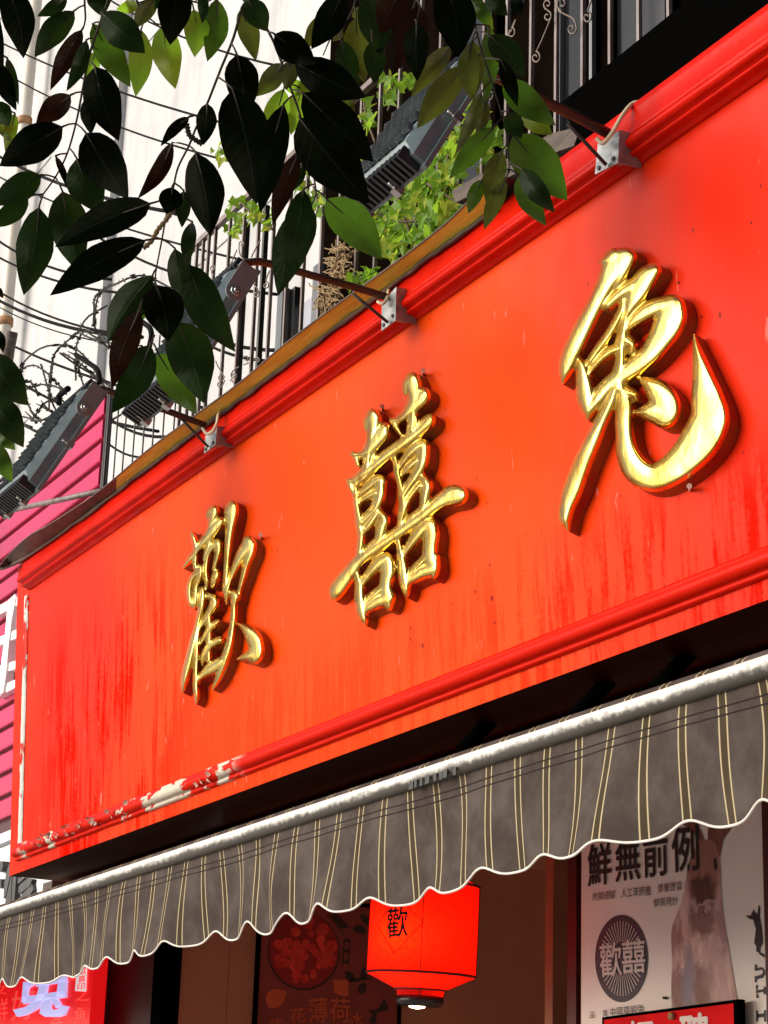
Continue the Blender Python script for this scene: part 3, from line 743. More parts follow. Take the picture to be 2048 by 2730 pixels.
double_joy = [
 [(400,430,90),(405,475,120),(400,540,105),(385,620,75),(370,720,70),(360,800,70),(345,885,60)],
 [(390,440,60),(350,490,48),(345,550,18)],
 [(495,540,80),(470,580,130),(420,650,120),(360,730,90),(300,755,60),(240,748,38)],
 [(245,740,30),(270,790,42),(285,840,28)],
 [(720,150,100),(720,200,130),(730,270,112),(725,350,82),(720,450,72),(710,560,80)],
 [(710,140,70),(665,190,52),(655,260,26)],
 [(810,260,80),(785,300,130),(720,375,112),(660,440,75),(600,480,55),(550,478,35)],
 [(555,480,30),(590,540,42),(625,592,24)],
 [(860,465,70),(835,500,105),(775,560,95),(690,630,95),(600,700,95),(500,770,95),(400,850,90),(320,910,80),(250,960,60),(212,962,38)],
 [(212,960,38),(225,1010,40),(242,1062,14)],
 [(740,430,28),(745,490,42),(735,560,50)], [(410,720,22),(410,800,42)],
 [(270,1090,40),(310,1060,60),(380,1000,72),(440,955,80),(480,965,60)],
 [(460,965,85),(462,1030,88),(450,1100,92),(420,1180,82),(370,1235,72),(310,1295,70)],
 [(265,980,34),(265,1060,46),(278,1180,60),(302,1300,62)],
 [(260,1000,40),(320,950,60),(380,885,58)],
 [(300,1130,40),(360,1090,58),(420,1060,66)],
 [(290,1290,55),(308,1400,62),(302,1480,62),(290,1585,38)],
 [(438,1205,50),(490,1265,82),(470,1340,92),(448,1430,72),(380,1485,52),(330,1545,38)],
 [(310,1385,58),(370,1315,70),(430,1225,58)],
 [(1080,1075,150),(1040,1080,160),(970,1110,130),(880,1170,112),(800,1240,100),(700,1310,100),(600,1380,100),(480,1460,100),(380,1530,100),(290,1600,102),(220,1690,112),(160,1770,120),(115,1835,118),(100,1880,70)],
 [(570,755,26),(590,830,50),(600,900,52),(625,1000,52),(640,1085,60)],
 [(610,860,50),(680,765,72),(755,690,92),(800,670,70)],
 [(800,690,100),(800,750,98),(785,840,92),(740,930,82),(690,1000,76),(650,1065,70)],
 [(640,910,38),(690,855,68),(750,800,58)],
 [(640,1080,60),(648,1180,72),(630,1260,62),(620,1335,46)], [(650,1180,58),(700,1085,60),(770,1000,58)],
 [(790,920,36),(828,990,90),(818,1080,82),(798,1180,62),(720,1245,52),(650,1315,58)],
 [(275,1695,36),(295,1790,70),(300,1900,86),(312,2000,86),(330,2070,58),(345,2112,8)],
 [(310,1790,60),(380,1695,80),(460,1610,100),(505,1580,90)],
 [(515,1610,120),(522,1690,112),(508,1780,100),(508,1870,100),(528,1965,58)],
 [(540,1842,44),(518,1900,112),(440,1925,110),(380,1962,92),(330,2000,60)],
 [(330,1955,48),(400,1885,78),(465,1825,58)],
 [(600,1415,26),(622,1520,60),(640,1640,86),(650,1740,86),(665,1830,62),(672,1892,8)],
 [(650,1545,58),(720,1445,82),(790,1355,100),(835,1310,90)],
 [(850,1320,130),(865,1395,122),(858,1480,112),(858,1570,112),(888,1680,72),(885,1738,14)],
 [(905,1562,44),(868,1660,112),(790,1692,110),(730,1732,92),(680,1772,60)],
 [(690,1715,48),(750,1652,70),(820,1580,58)]]
joy = [
 [(485,215,80),(480,245,100),(465,305,82),(442,385,46)], [(480,205,66),(430,242,48),(410,292,10)],
 [(545,330,80),(520,355,112),(470,420,112),(408,500,92),(340,580,80),(298,640,60),(240,712,60),(178,790,12)],
 [(255,428,10),(280,490,55),(300,570,56),(300,650,50),(300,725,42)],
 [(665,180,100),(652,235,132),(650,310,112),(640,400,90),(630,500,76),(620,620,66),(610,760,56),(600,900,56),(595,1005,48)],
 [(460,430,56),(430,560,48),(400,640,38),(378,715,10)],
 [(515,550,80),(468,582,80),(430,645,60),(410,720,50),(400,820,52),(410,920,46),(405,1002,10)],
 [(522,550,80),(524,630,70),(505,720,52),(480,805,36)],
 [(512,830,60),(500,875,82),(480,940,62),(458,984,10)],
 [(345,785,60),(340,830,62),(280,872,60),(245,950,52),(238,1050,55),(250,1140,38),(250,1172,8)],
 [(350,790,58),(345,870,60),(310,960,52),(300,1060,55),(292,1150,48),(280,1192,8)], [(290,715,36),(302,785,50)],
 [(370,1005,62),(365,1065,80),(360,1160,70),(335,1280,52),(310,1400,62),(280,1520,80),(250,1650,82),(215,1790,82),(185,1920,62),(170,2012,12)],
 [(330,1400,36),(315,1500,52),(310,1650,50),(305,1800,55),(305,1950,62),(310,2050,46),(305,2127,8)],
 [(425,1065,60),(478,1095,82),(480,1155,90),(440,1232,72),(390,1312,60),(340,1385,36)],
 [(430,1240,58),(435,1350,60),(435,1480,56),(430,1600,52),(430,1705,48)],
 [(528,1312,36),(480,1352,70),(420,1422,60),(350,1535,36)],
 [(540,1500,76),(490,1525,80),(420,1585,70),(380,1662,60),(365,1752,10)],
 [(555,1705,80),(500,1752,120),(440,1792,110),(390,1832,82),(330,1885,56)],
 [(820,530,110),(815,575,132),(760,655,112),(710,745,82),(670,840,62),(630,940,60),(610,1020,60),(605,1110,30),(603,1152,6)],
 [(850,560,90),(838,645,92),(800,765,70),(770,880,55),(740,990,40),(722,1092,8)],
 [(655,1035,56),(690,1062,92),(680,1160,62),(675,1280,60),(660,1400,62),(635,1540,76),(600,1660,82),(560,1780,70),(510,1900,50),(465,1987,6)],
 [(705,1330,6),(790,1385,78),(865,1470,140),(898,1570,142),(888,1655,138),(868,1705,50)], [(705,1688,6),(780,1670,68),(855,1652,115)]]
character(rabbit, T3, 'rightmost gold character, largest, a brush-written rabbit')
character(double_joy, T2, 'middle gold character made of many boxed strokes')
character(joy, T1, 'leftmost gold character, narrow and dense, with a separate dot')
b = MB()
for (x, y) in ((1130, 992), (1021, 1087), (697, 1429), (1840, 1300)):
    b.tube([onS(x, y + 8, 0), onS(x, y, .02), onS(x - 2, y - 4, .034)], [.004, .004, .007], 6)
b.build('mounting_peg', M['flake'], sign)

# ------------------------------------------------------------------ flashing over the sign
fl = thing('roof_flashing', 'wavy mustard metal flashing overhanging the top of the red sign', 'flashing', (XL, 2.75, 4.26))
upper = [(0, 1508), (40, 1462), (85, 1424), (120, 1406), (180, 1368), (270, 1306), (400, 1196), (523, 1106), (640, 1020), (760, 918), (900, 812), (1054, 701), (1187, 598), (1241, 546), (1330, 470)]
lower = [(0, 1516), (49, 1501), (85, 1478), (120, 1455), (180, 1412), (270, 1345), (400, 1244), (523, 1154), (640, 1068), (760, 978), (900, 872), (1066, 748), (1187, 655), (1250, 610), (1340, 545)]
up = catmull(upper, 26); 
def lerp_line(L, x):
    for a, c in zip(L, L[1:]):
        if a[0] <= x <= c[0] + 1e-6: return a[1] + (c[1] - a[1]) * (x - a[0]) / (c[0] - a[0])
    return L[-1][1]
inner, outer, lip = [], [], []
zf = SP(0, vT).z + 0.012
for (x, y) in up:
    yl = lerp_line(lower, x)
    pi = onS(x, yl, .036); d = ray(x, y)
    # outer edge: solve on a plane sloping slightly down outwards from the top of the sign
    po = onPl(x, y, Vector((0, pi.y, pi.z + .004)), Vector((0, 0.10, 1)).normalized())
    if po.y > pi.y - .01 or (po - pi).length > .5: po = onS(x, y, .09)
    inner.append(pi); outer.append(po); lip.append(po + Vector((0, -.001, .004)))
nM = len(up)
b = MB(); sp_ = [i for i, q in enumerate(up) if q[0] < 330][-1]
back = [Vector((p.x, SP(0, vT).y + .35, p.z + .10)) for p in inner]
b.sheet([inner[sp_:], outer[sp_:]]); b.build('soffit_face', M['flash'], fl)
b = MB(); b.sheet([inner[:sp_ + 1], outer[:sp_ + 1]]); b.build('dark_end', M['flash_dark'], fl)  # left end of the soffit coloured dark brown
b = MB(); b.sheet([outer, lip, back]); b.build('top_sheet', M['flash_dark'], fl)
b = MB(); b.tube(outer, .0026, 6); b.build('rolled_edge', M['flash_dark'], fl)
b = MB()
for i in range(nM - 1): pass
b.tube([p + Vector((0, -.006, -.004)) + Vector((0, 0, random.uniform(-.004, .004))) for p in inner], [.006 + .004 * random.random() for _ in inner], 6)
b.build('sealant_bead', M['flash_dark'], fl)

# black panel and plank over the right part of the sign
fnb = plane_fn(Vector((-4.5, 2.80, 4.6)), (0, 1, 0))
b = MB(); q = [fnb(1489, 279), fnb(1834, 0), fnb(2500, -540), fnb(2500, -250), fnb(1500, 480), fnb(1540, 360)]
b.prism(q, (0, .06, 0)); tag(b.build('black_panel', M['black'], fix=True), 'plain black metal panel above the right end of the red sign', 'panel')
fnp = plane_fn(Vector((-4.9, 2.96, 4.5)), (0, 1, 0))
b = MB(); q = [fnp(1205, 508), fnp(1340, 430), fnp(1470, 355), fnp(1583, 330), fnp(1583, 372), fnp(1490, 402), fnp(1360, 470), fnp(1215, 540)]
b.prism(q, (0, .05, 0)); tag(b.build('wooden_plank', M['plank'], fix=True), 'weathered grey wooden plank lying behind the third lamp bracket', 'plank')

# ================================================================== FLOODLIGHTS
FW, FH, FT = 0.36, 0.45, 0.075
def floodlight(plate, arm, brace, cable, bolt, alpha, ptop, label, armr=.0115, FH=FH):
    pc = onS(sum(p[0] for p in plate) / 4, sum(p[1] for p in plate) / 4, .07)
    root = thing('floodlight', label, 'floodlight', pc, 'floodlights on arms over the red sign')
    # bracket plate, an angle iron standing on the cornice
    P = [onS(x, y, .075) for x, y in plate]
    bb = MB(); bb.prism(P, -SN * .004)
    mid_t, mid_b = P[0].lerp(P[1], .5), P[3].lerp(P[2], .5)
    bb.prism([P[1], P[2], P[2] - SN * .07, P[1] - SN * .07], Vector((.004, 0, 0)))
    bb.box((P[0] + P[2]) / 2 - SN * .036, (.012, 0, 0), SU * .02, SN * .034)
    br = bb.build('bracket', M['bracket'], root, fix=True)
    bb = MB()
    for (u, v) in ((.18, .86), (.84, .80)):
        c = P[0].lerp(P[1], u).lerp(P[3].lerp(P[2], u), v); bb.tube([c - SN * .002, c + SN * .004], .006, 8)
    bb.build('screw', M['fin_black'], br)
    X = pc.x
    A3 = [onX(x, y, X + .0) for x, y in arm]
    s = catmull([tuple(p) for p in A3], .05)
    bb = MB(); bb.tube([Vector(q) for q in s], armr, 12); bb.build('arm', M['arm'], root)
    bb = MB(); bb.tube([onX(*brace[0], X), onS(*brace[1], .08)], .0048, 6); bb.build('brace', M['arm'], root)
    cc = catmull(cable, 6); nC = len(cc)
    bb = MB(); bb.tube([onS(x, y, .10 - .085 * (i / (nC - 1)) ** 2) for i, (x, y) in enumerate(cc)], .0055, 8); bb.build('cable', M['cable_w'], root)
    # lamp head
    a = R(alpha); H = Vector((0, math.cos(a), math.sin(a))); Nb = Vector((0, -math.sin(a), math.cos(a))); W = Vector((1, 0, 0))
    xs_ = X + .02                                   # lamp side carrying the visible yoke plate
    B = onX(bolt[0], bolt[1], xs_)
    C = B - H * (FH * .24) - W * (FW / 2 + .006)
    T = FT
    hd = MB()
    def ring(k, dh, dw): return [C + Nb * k + H * (sh * (FH / 2 - dh)) + W * (sw * (FW / 2 - dw)) for sh, sw in ((-1, -1), (-1, 1), (1, 1), (1, -1))]
    rings = [ring(-T / 2, 0, 0), ring(-T / 2 + .012, 0, 0), ring(-T / 2 + .014, .012, .008), ring(T / 2 - .028, .014, .010), ring(T / 2, .045, .034)]
    kk = len(hd.v)
    for rg in rings: hd.v += rg
    for i in range(len(rings) - 1):
        for q in range(4): hd.f.append([kk + 4 * i + q, kk + 4 * i + (q + 1) % 4, kk + 4 * i + 4 + (q + 1) % 4, kk + 4 * i + 4 + q]); hd.m.append(0); hd.sm.append(False)
    hd.f.append([kk + 3, kk + 2, kk + 1, kk]); hd.m.append(0); hd.sm.append(False)
    e_ = kk + 4 * (len(rings) - 1); hd.f.append([e_, e_ + 1, e_ + 2, e_ + 3]); hd.m.append(0); hd.sm.append(False)
    ho = hd.build('housing', M['lamp'], root, fix=True)
    gl = MB(); gl.box(C - Nb * (T / 2 + .002), W * (FW / 2 - .02), H * (FH / 2 - .02), Nb * .0015); gl.build('glass', M['lampglass'], ho)
    # honeycomb cooling plates on the back
    hs = MB(); rows, cols = 13, 8; ch = (FH - .11) / rows; cw = (FW - .085) / cols
    for r0 in range(rows):
        for c0 in range(cols):
            cx = -(FW - .085) / 2 + cw * (c0 + .5 + (.25 if r0 % 2 else -.25)); cy = -(FH - .11) / 2 + ch * (r0 + .5)
            o = C + Nb * (T / 2 + .001) + W * cx + H * cy
            hx = [o + W * (cw * .46 * ux) + H * (ch * uy * .95) + Nb * (.004 + .010 * (.6 - uy)) for ux, uy in ((-1, -.3), (0, -.62), (1, -.3), (1, .3), (0, .62), (-1, .3))]
            bs = [p - Nb * .012 for p in hx]
            k_ = hs.add(hx + bs, [(0, 1, 2, 3, 4, 5)] + [(i, (i + 1) % 6, 6 + (i + 1) % 6, 6 + i) for i in range(6)])
    o = hs.build('cooling_plates', M['fin'], root, fix=True); o['kind'] = 'stuff'
    # end fins, lower end and upper end
    for i in range(15):
        u = -FW / 2 + .03 + (FW - .06) * i / 14
        for sgn in (-1, 1):
            base = C + W * u + H * (sgn * (FH / 2 - .02))
            ef = MB(); ef.box(base + Nb * .004 + H * sgn * .012, W * .005, H * .018, Nb * (T / 2 - .006))
            ef.build('cooling_fin', M['fin_black'], root)
    # yoke
    tp = onX(ptop[0], ptop[1], xs_); dv = (tp - B); L = dv.length; dv.normalize(); wv = Vector((0, -dv.z, dv.y))
    yk = MB()
    for side in (0, 1):
        off = W * (.004 + .0 if side == 0 else -(FW + .02)) + W * .003
        pts = []
        for q in range(9): an = math.pi + math.pi * q / 8; pts.append(B + wv * (.028 * math.cos(an)) + dv * (.028 * math.sin(an)) + off)
        pts += [B + wv * .028 + dv * L + off, B - wv * .028 + dv * L + off]
        yk.prism(pts, W * .005)
    yk.box(tp - W * (FW / 2 + .004), W * (FW / 2 + .012), wv * .027, dv * .0035)
    yk.build('yoke', M['yoke'], root, fix=True)
    bt = MB(); bt.tube([B + W * .006, B + W * .022], .015, 10); bt.tube([B + W * .006, B + W * .03], .008, 8); bt.build('bolt', M['steel'], root)
    for (u, v) in ((1, -.12), (.25, -1), (-.6, -1)):
        cl = MB()
        c = C + W * (u * (FW / 2 + .004)) + H * (v * (FH / 2 + .006)) - Nb * (T / 2 - .006)
        cl.box(c, W * .011, H * .011, Nb * .012); cl.tube([c + Nb * .01, c + Nb * .03], .005, 6)
        cl.build('clip', M['steel'], root)
    return root
floodlight([(549, 1156), (578, 1136), (573, 1187), (544, 1209)], [(548, 1134), (450, 1097), (367, 1070), (300, 1046), (272, 1036), (258, 1040)], [(484, 1117), (556, 1192)],
           [(540, 1141), (552, 1157), (566, 1151), (578, 1130), (585, 1100), (611, 1081)], (222, 1091), 62, (262, 1034), 'leftmost floodlight, hanging before the pink cladding')
floodlight([(1018, 810), (1055, 766), (1053, 855), (1017, 882)], [(1030, 792), (940, 764), (830, 734), (740, 708), (690, 697), (655, 700), (640, 716)], [(942, 784), (1035, 860)],
           [(1008, 804), (1020, 810), (1031, 798), (1037, 774), (1045, 759)], (622, 780), 64, (664, 714), 'middle floodlight, mostly hidden behind hanging leaves')
floodlight([(1594, 383), (1650, 348), (1645, 435), (1586, 465)], [(1628, 360), (1560, 322), (1466, 277), (1390, 240), (1312, 199), (1285, 186)], [(1514, 330), (1617, 440)],
           [(1593, 370), (1608, 382), (1634, 352), (1660, 307), (1686, 276), (1703, 273)], (1248, 208), 62, (1296, 170), 'rightmost and largest floodlight beside the green vine', .0135, .38)

# ================================================================== BALCONY ABOVE THE SIGN
RY = 3.12
rail = thing('balcony_railing', 'brown iron balcony railing with square bars and small scrolls', 'railing', (-5.2, RY, 4.4))
xs_b = []
x = -4.30
while x > -7.5: xs_b.append(x); x -= 0.148
xs_b += [-7.56, -7.63, -7.69, -7.76, -7.84]
zlo, zhi = 4.30, 6.9
for i, x in enumerate(xs_b):
    w = .0062
    b = MB(); b.abox(x - w, x + w, RY - w, RY + w, zlo, zhi if x > -6.15 else 5.55); b.build('bar', M['bar'], rail)
for i in range(3):
    x = -4.15 + i * .148 - .0
    b = MB(); b.abox(x - .0062, x + .0062, RY - .0062, RY + .0062, zlo, zhi); b.build('bar', M['bar'], rail)
for (px, py, wd) in ((697, 830, .009), (1562, 150, .003), (650, 780, .006)):
    x = onY(px, py, RY + .06).x; b = MB(); b.abox(x - wd, x + wd, RY + .05, RY + .07, zlo, 5.5 if px < 1000 else zhi); b.build('bar', M['bar_dark'], rail)
for zz, xe_ in ((zlo, -3.7), (5.55, -6.13), (zhi, -3.7)):
    b = MB(); b.abox(-7.88 if zz < 6 else -6.16, xe_, RY - .012, RY + .012, zz - .012, zz + .012); b.build('rail', M['bar'], rail)
def spiral(cx, cy, r0, a0, turns, sgn=1, n=16): return [(cx + r0 * (1 - .75 * t / n) * math.cos(a0 + sgn * turns * 6.283 * t / n), cy + r0 * (1 - .75 * t / n) * 1.25 * math.sin(a0 + sgn * turns * 6.283 * t / n)) for t in range(n + 1)]
q3 = c3; q6 = lambda x, y: (450 + x / 4.1475, 900 + y / 4.1475); q7 = lambda x, y: (340 + x / 4.1475, 640 + y / 4.1475)
scr = [(q3, [(528, 90), (500, 160), (470, 230), (450, 270)] + spiral(447, 300, 26, -1.3, 1.2)),
       (q3, [(565, 55), (600, 75), (640, 95), (655, 120)] + spiral(635, 150, 27, -.6, 1.2)),
       (q3, [(742, -10), (725, 35), (718, 60)] + spiral(715, 90, 26, -1.3, 1.2)),
       (q3, spiral(510, 22, 24, 1.5, 1.1)), (q3, spiral(508, 85, 24, -1.5, 1.1)), (q3, spiral(585, 20, 30, 1.6, 1.1)),
       (q3, [(385, -10), (372, 40)] + spiral(318, 170, 24, -1.3, 1.1)), (q3, [(345, 95), (325, 150)] + spiral(245, 300, 26, -1.3, 1.1)),
       (q3, [(270, 330), (235, 400)] + spiral(205, 500, 22, -1.3, 1.1)),
       (q6, [(520, 260), (545, 320), (590, 390), (615, 440)] + spiral(575, 440, 34, 0, 1.1)),
       (q6, [(620, 470), (600, 520)] + spiral(565, 515, 34, 0, 1.1)), (q6, [(780, 320), (720, 360), (690, 410)] + spiral(730, 430, 32, 2.8, 1.1)),
       (q6, [(880, 280), (830, 300)]), (q6, spiral(860, 240, 34, 3.4, .9)), (q6, spiral(985, 260, 40, 3.4, .6)), (q6, spiral(715, 480, 30, 3, 1.1)),
       (q7, [(1310, 240), (1250, 170), (1235, 110)] + spiral(1268, 50, 36, 2.8, 1.1)), (q7, [(1355, 430), (1400, 490), (1440, 540)] + spiral(1425, 600, 34, -1.2, 1.1)),
       (q7, [(1570, 340), (1540, 420)] + spiral(1530, 500, 36, -1.4, 1.1)), (q7, [(1230, 640), (1205, 700)] + spiral(1195, 760, 38, -1.4, 1.1)),
       (q7, [(960, 390), (930, 370)] + spiral(950, 310, 34, 2, 1.0)), (q7, [(1470, 0), (1420, 90), (1370, 190)]), (q7, [(1210, 110), (1150, 250), (1100, 380)]), (q7, [(1650, 160), (1600, 270)])]
for cv, pts in scr:
    pp = [onY(*cv(*p), RY - .022) for p in catmull(pts, 7)]
    b = MB(); b.tube(pp, .0028, 6); b.build('scroll', M['scroll'], rail)
gr = thing('window_grille', 'thin dark upright window bars left of the brown railing', 'window bars', onY(360, 1150, 3.16))
for i, px in enumerate((290, 314, 336, 361, 386, 411, 437, 465)):
    x = onY(px, 1120, 3.2).x; b = MB(); b.tube([(x, 3.2, 4.3), (x, 3.2, 5.35 if i > 0 else 5.6)], .0042 if i else .0075, 6); b.build('bar', M['bar_dark'], gr)
# dark upper storey behind the railing
us = thing('upper_storey', 'dark brown upper storey wall and window behind the brown railing', 'building', (-5, 4.2, 4.2))
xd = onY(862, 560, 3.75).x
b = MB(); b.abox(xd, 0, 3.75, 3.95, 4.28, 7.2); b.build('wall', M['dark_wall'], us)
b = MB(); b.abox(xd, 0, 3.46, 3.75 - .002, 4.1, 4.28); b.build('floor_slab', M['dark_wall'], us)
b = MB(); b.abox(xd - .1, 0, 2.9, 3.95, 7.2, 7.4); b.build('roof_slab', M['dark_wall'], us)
for (pa, pb, m) in ((1215, 1330, 'dark_glass'), (1500, 1585, 'dark_glass'), (1640, 1800, 'dark_glass')):
    xa, xb = onY(pa, 200, 3.74).x, onY(pb, 200, 3.74).x
    b = MB(); b.abox(xa, xb, 3.735, 3.748, 4.35, 6.8); fr = b.build('window', M[m], us)
    for xx in (xa, xb):
        b = MB(); b.abox(xx - .02, xx + .02, 3.715, 3.734, 4.35, 6.8); b.build('frame', M['wframe' if pa == 1500 else 'dark_wall'], fr)
# grey corner window left of the dark wall
cwn = thing('corner_window', 'grey aluminium corner window frame behind the railing', 'window', onY(760, 800, 3.5))
for (pa, pb, m, ya) in ((738, 752, 'wframe', 3.40), (756, 768, 'wframe', 3.43), (772, 784, 'fin_black', 3.44), (788, 860, 'pale_glass', 3.47), (830, 846, 'wframe', 3.42)):
    xa, xb = onY(pa, 830, ya).x, onY(pb, 830, ya).x
    b = MB(); b.abox(xa, xb, ya, ya + .03, 4.3, 5.22 if m == 'pale_glass' else 5.3); b.build('pane' if m == 'pale_glass' else 'frame', M[m], cwn)
for zz in (4.72, 4.66):
    b = MB(); b.abox(onY(790, 830, 3.46).x, onY(858, 830, 3.46).x, 3.45, 3.462, zz, zz + .015); b.build('frame', M['fin_black'], cwn)

# vine
def leaflet(mb, c, size, uvl, lob=True):
    n = Vector((random.gauss(0, .6) + .35, random.gauss(0, .5) - .8, random.gauss(0, .6) + .25)).normalized()
    t = Vector((random.gauss(0, .7), random.gauss(0, .3), -0.6 + random.gauss(0, .6))); t = (t - n * t.dot(n)).normalized(); s = n.cross(t)
    shp = [(0, -.15), (-.42, -.38), (-.5, .1), (-.28, .3), (0, .95), (.28, .3), (.5, .1), (.42, -.38)] if lob else [(0, -.2), (-.3, .1), (-.28, .5), (0, 1), (.28, .5), (.3, .1), (.05, -.1), (0, -.15)]
    vs = [c + s * (a * size) + t * (q * size) + n * (abs(a) * size * .25) for a, q in shp] + [c + t * size * .2]
    mb.add(vs, [(8, i, (i + 1) % 8) for i in range(8)], random.choice((0, 0, 0, 1)))
    uvl += [(a * 2, (q + .4) / 1.4) for a, q in shp] + [(0, .4)]
vine = thing('climbing_vine', 'bright green climbing vine growing through the railing above the sign', 'vine', onY(1080, 560, 3.05))
vm = MB(); vu = []
clumps = [(1150, 1340, 290, 220, 300), (1330, 1200, 170, 130, 110), (1400, 1050, 150, 130, 70), (1040, 560, 60, 90, 22), (1160, 520, 60, 50, 16), (920, 770, 70, 60, 20), (890, 690, 20, 50, 8),
          (1560, 780, 120, 130, 50), (1500, 950, 140, 120, 50), (560, 1280, 80, 80, 28), (140, 1330, 120, 80, 42), (60, 1440, 60, 60, 14), (1320, 1480, 140, 130, 70), (1050, 1540, 60, 90, 24),
          (1120, 1620, 70, 60, 16), (470, 1120, 60, 90, 16), (240, 1040, 30, 120, 14), (-30, 960, 70, 60, 14), (300, 1380, 50, 60, 10), (840, 990, 50, 40, 10), (1620, 1010, 60, 90, 16),
          (820, 1790, 60, 40, 14), (1640, 880, 90, 100, 20), (520, 580, 40, 30, 6), (1480, 1330, 80, 70, 20), (1740, 880, 60, 70, 10)]
for (cx, cy, rx, ry, n) in clumps:
    for _ in range(n):
        a, rr = random.uniform(0, 6.28), math.sqrt(random.random())
        c = onY(*c2(cx + rx * rr * math.cos(a), cy + ry * rr * math.sin(a)), 3.08 + random.uniform(-.13, .22))
        leaflet(vm, c, random.uniform(.022, .052), vu)
fo = vm.build('foliage', [M['V'], M['V2']], vine, uv=vu); fo['kind'] = 'stuff'
b = MB()
for st in ([(1160, 1110), (1260, 1150), (1360, 1210), (1500, 1300), (1540, 1330)], [(1220, 1640), (1180, 1500), (1120, 1330), (1090, 1200)], [(1400, 1600), (1350, 1400), (1380, 1150), (1420, 950)], [(1030, 480), (1060, 580), (1030, 700)],
           [(880, 650), (900, 760), (950, 900)], [(90, 1250), (150, 1330), (300, 1450)], [(560, 1180), (590, 1300), (560, 1400)], [(1560, 650), (1540, 800), (1490, 1000), (1400, 1200)], [(950, 1340), (1100, 1400), (1300, 1380)]):
    b = MB(); b.tube([onY(*c2(*q), 3.06) for q in catmull(st, 20)], .005, 5); b.build('stem', M['vinestem'], vine)
fe = thing('dry_straw_bundle', 'tan bundle of dry straw tied to the railing under the vine', 'straw', onY(910, 750, 3.04))
b = MB()
for _ in range(170):
    t = random.random(); cx, cy = 745 - 130 * t ** 1.5 + random.gauss(0, 22), 1560 + 400 * t
    q = [(cx, cy)]; ang = random.uniform(0, 6.28)
    for _k in range(5): ang += random.gauss(0, .7); q.append((q[-1][0] + 17 * math.cos(ang), q[-1][1] + 17 * math.sin(ang)))
    Y = 3.05 + random.uniform(-.05, .05)
    b.tube([onY(*c2(*p), Y) for p in q], .0028, 4)
st_o = b.build('straw_strands', M['straw'], fe); st_o['kind'] = 'stuff'
fr = thing('small_fern', 'small pale fern at the foot of the railing beside the straw', 'fern', onY(960, 730, 3.0)); b = MB(); fu = []
for _ in range(9):
    a = random.uniform(-2.6, -.3); bx, by = 900 + random.uniform(-20, 60), 1780
    for k in range(12):
        t = k / 12; x, y = bx + 150 * t * math.cos(a), by + 160 * t * math.sin(a) + 70 * t * t
        c = onY(*c2(x, y), 3.02); leaflet(b, c, .02, fu, False)
fro = b.build('frond', [M['V'], M['V']], fr, uv=fu); fro['kind'] = 'stuff'

# ================================================================== AWNING
AY = 2.35; AZ0, AZ1 = 2.542, 2.580
aw = thing('awning', 'grey brown striped fabric awning with white front bar and scalloped hem', 'awning', (-5, AY, 2.5))
AXL, AXR = -9.4, -2.0; n = 200
AR = .0215; azc = (AZ0 + AZ1) / 2
b = MB(); uv = []; NR = 14
for i in range(n + 1):
    x = AXL + (AXR - AXL) * i / n
    for q in range(NR + 1):
        a = math.pi * 2 * q / NR
        b.v.append(Vector((x, AY - AR * math.sin(a), azc + AR * math.cos(a)))); uv.append((x, q / NR * 2 if q <= NR / 2 else 2 - q / NR * 2))
for i in range(n):
    for q in range(NR):
        b.f.append([i * (NR + 1) + q, (i + 1) * (NR + 1) + q, (i + 1) * (NR + 1) + q + 1, i * (NR + 1) + q + 1]); b.m.append(0); b.sm.append(True)
b.build('front_bar', M['bartube'], aw, uv=uv)
# canopy sheet: over a roller just behind the bar, then back up to the wall
b = MB(); uv = []; prof = []
for t in range(0, 7): a = R(200 - 28 * t); prof.append((AY + .034 + .030 * math.cos(a), azc + .014 + .030 * math.sin(a)))
prof += [(AY + .12, azc + .074), (AY + .40, azc + .19), (AY + .66, azc + .285)]
acc = [0]
for p, q in zip(prof, prof[1:]): acc.append(acc[-1] + math.hypot(q[0] - p[0], q[1] - p[1]))
NX = 148
for j, (y, z) in enumerate(prof):
    for i in range(NX + 1):
        x = AXL + (AXR - AXL) * i / NX
        b.v.append(Vector((x, y, z + .003 * math.sin(x * 25) * (j > 5)))); uv.append((x + .0, .2 + acc[j]))
for j in range(len(prof) - 1):
    for i in range(NX): b.f.append([j * (NX + 1) + i, j * (NX + 1) + i + 1, (j + 1) * (NX + 1) + i + 1, (j + 1) * (NX + 1) + i]); b.m.append(0); b.sm.append(True)
b.build('canopy', M['fabric'], aw, uv=uv)
# hanging valance
NX, NV = 900, 16
PH = onY(78, 2605, AY).x
def hem(x):
    ph = (x - PH) / .2455 + .07 * math.sin(x * 4.1)
    s = math.cos(2 * math.pi * ph)
    am = 1 + .3 * math.sin(x * 2.3 + .7) + .2 * math.sin(x * 5.9)
    return 2.297 + am * (.014 * s + .006 * s * s) + .005 * math.sin(x * 3.1) + .004 * math.sin(x * 7.7)
def fold(x, t):
    f = .020 * math.sin(x * 5.2 + 1.0) + .013 * math.sin(x * 11.0 + 2 * t) + .005 * math.sin(2 * math.pi * (x - PH) / .2455 + 1.2)
    for c, wd, am in ((-6.55, .05, .030), (-5.02, .035, .014), (-5.12, .025, -.010), (-3.1, .10, .020), (-2.95, .05, -.014)):
        f += am * math.exp(-((x - c - .05 * (t - .5)) / wd) ** 2) * (.35 + .65 * math.sin(math.pi * min(1, t * .85 + .1)))
    return f * (t ** .8)
def lat(x, t):
    return .006 * t * math.sin(x * 9.3) + .004 * t * math.sin(x * 21 + 3 * t) + (.03 * math.exp(-((x + 6.6) / .12) ** 2) * math.sin(math.pi * t))
b = MB(); uv = []; ztop = AZ0 + .004
hemline = []
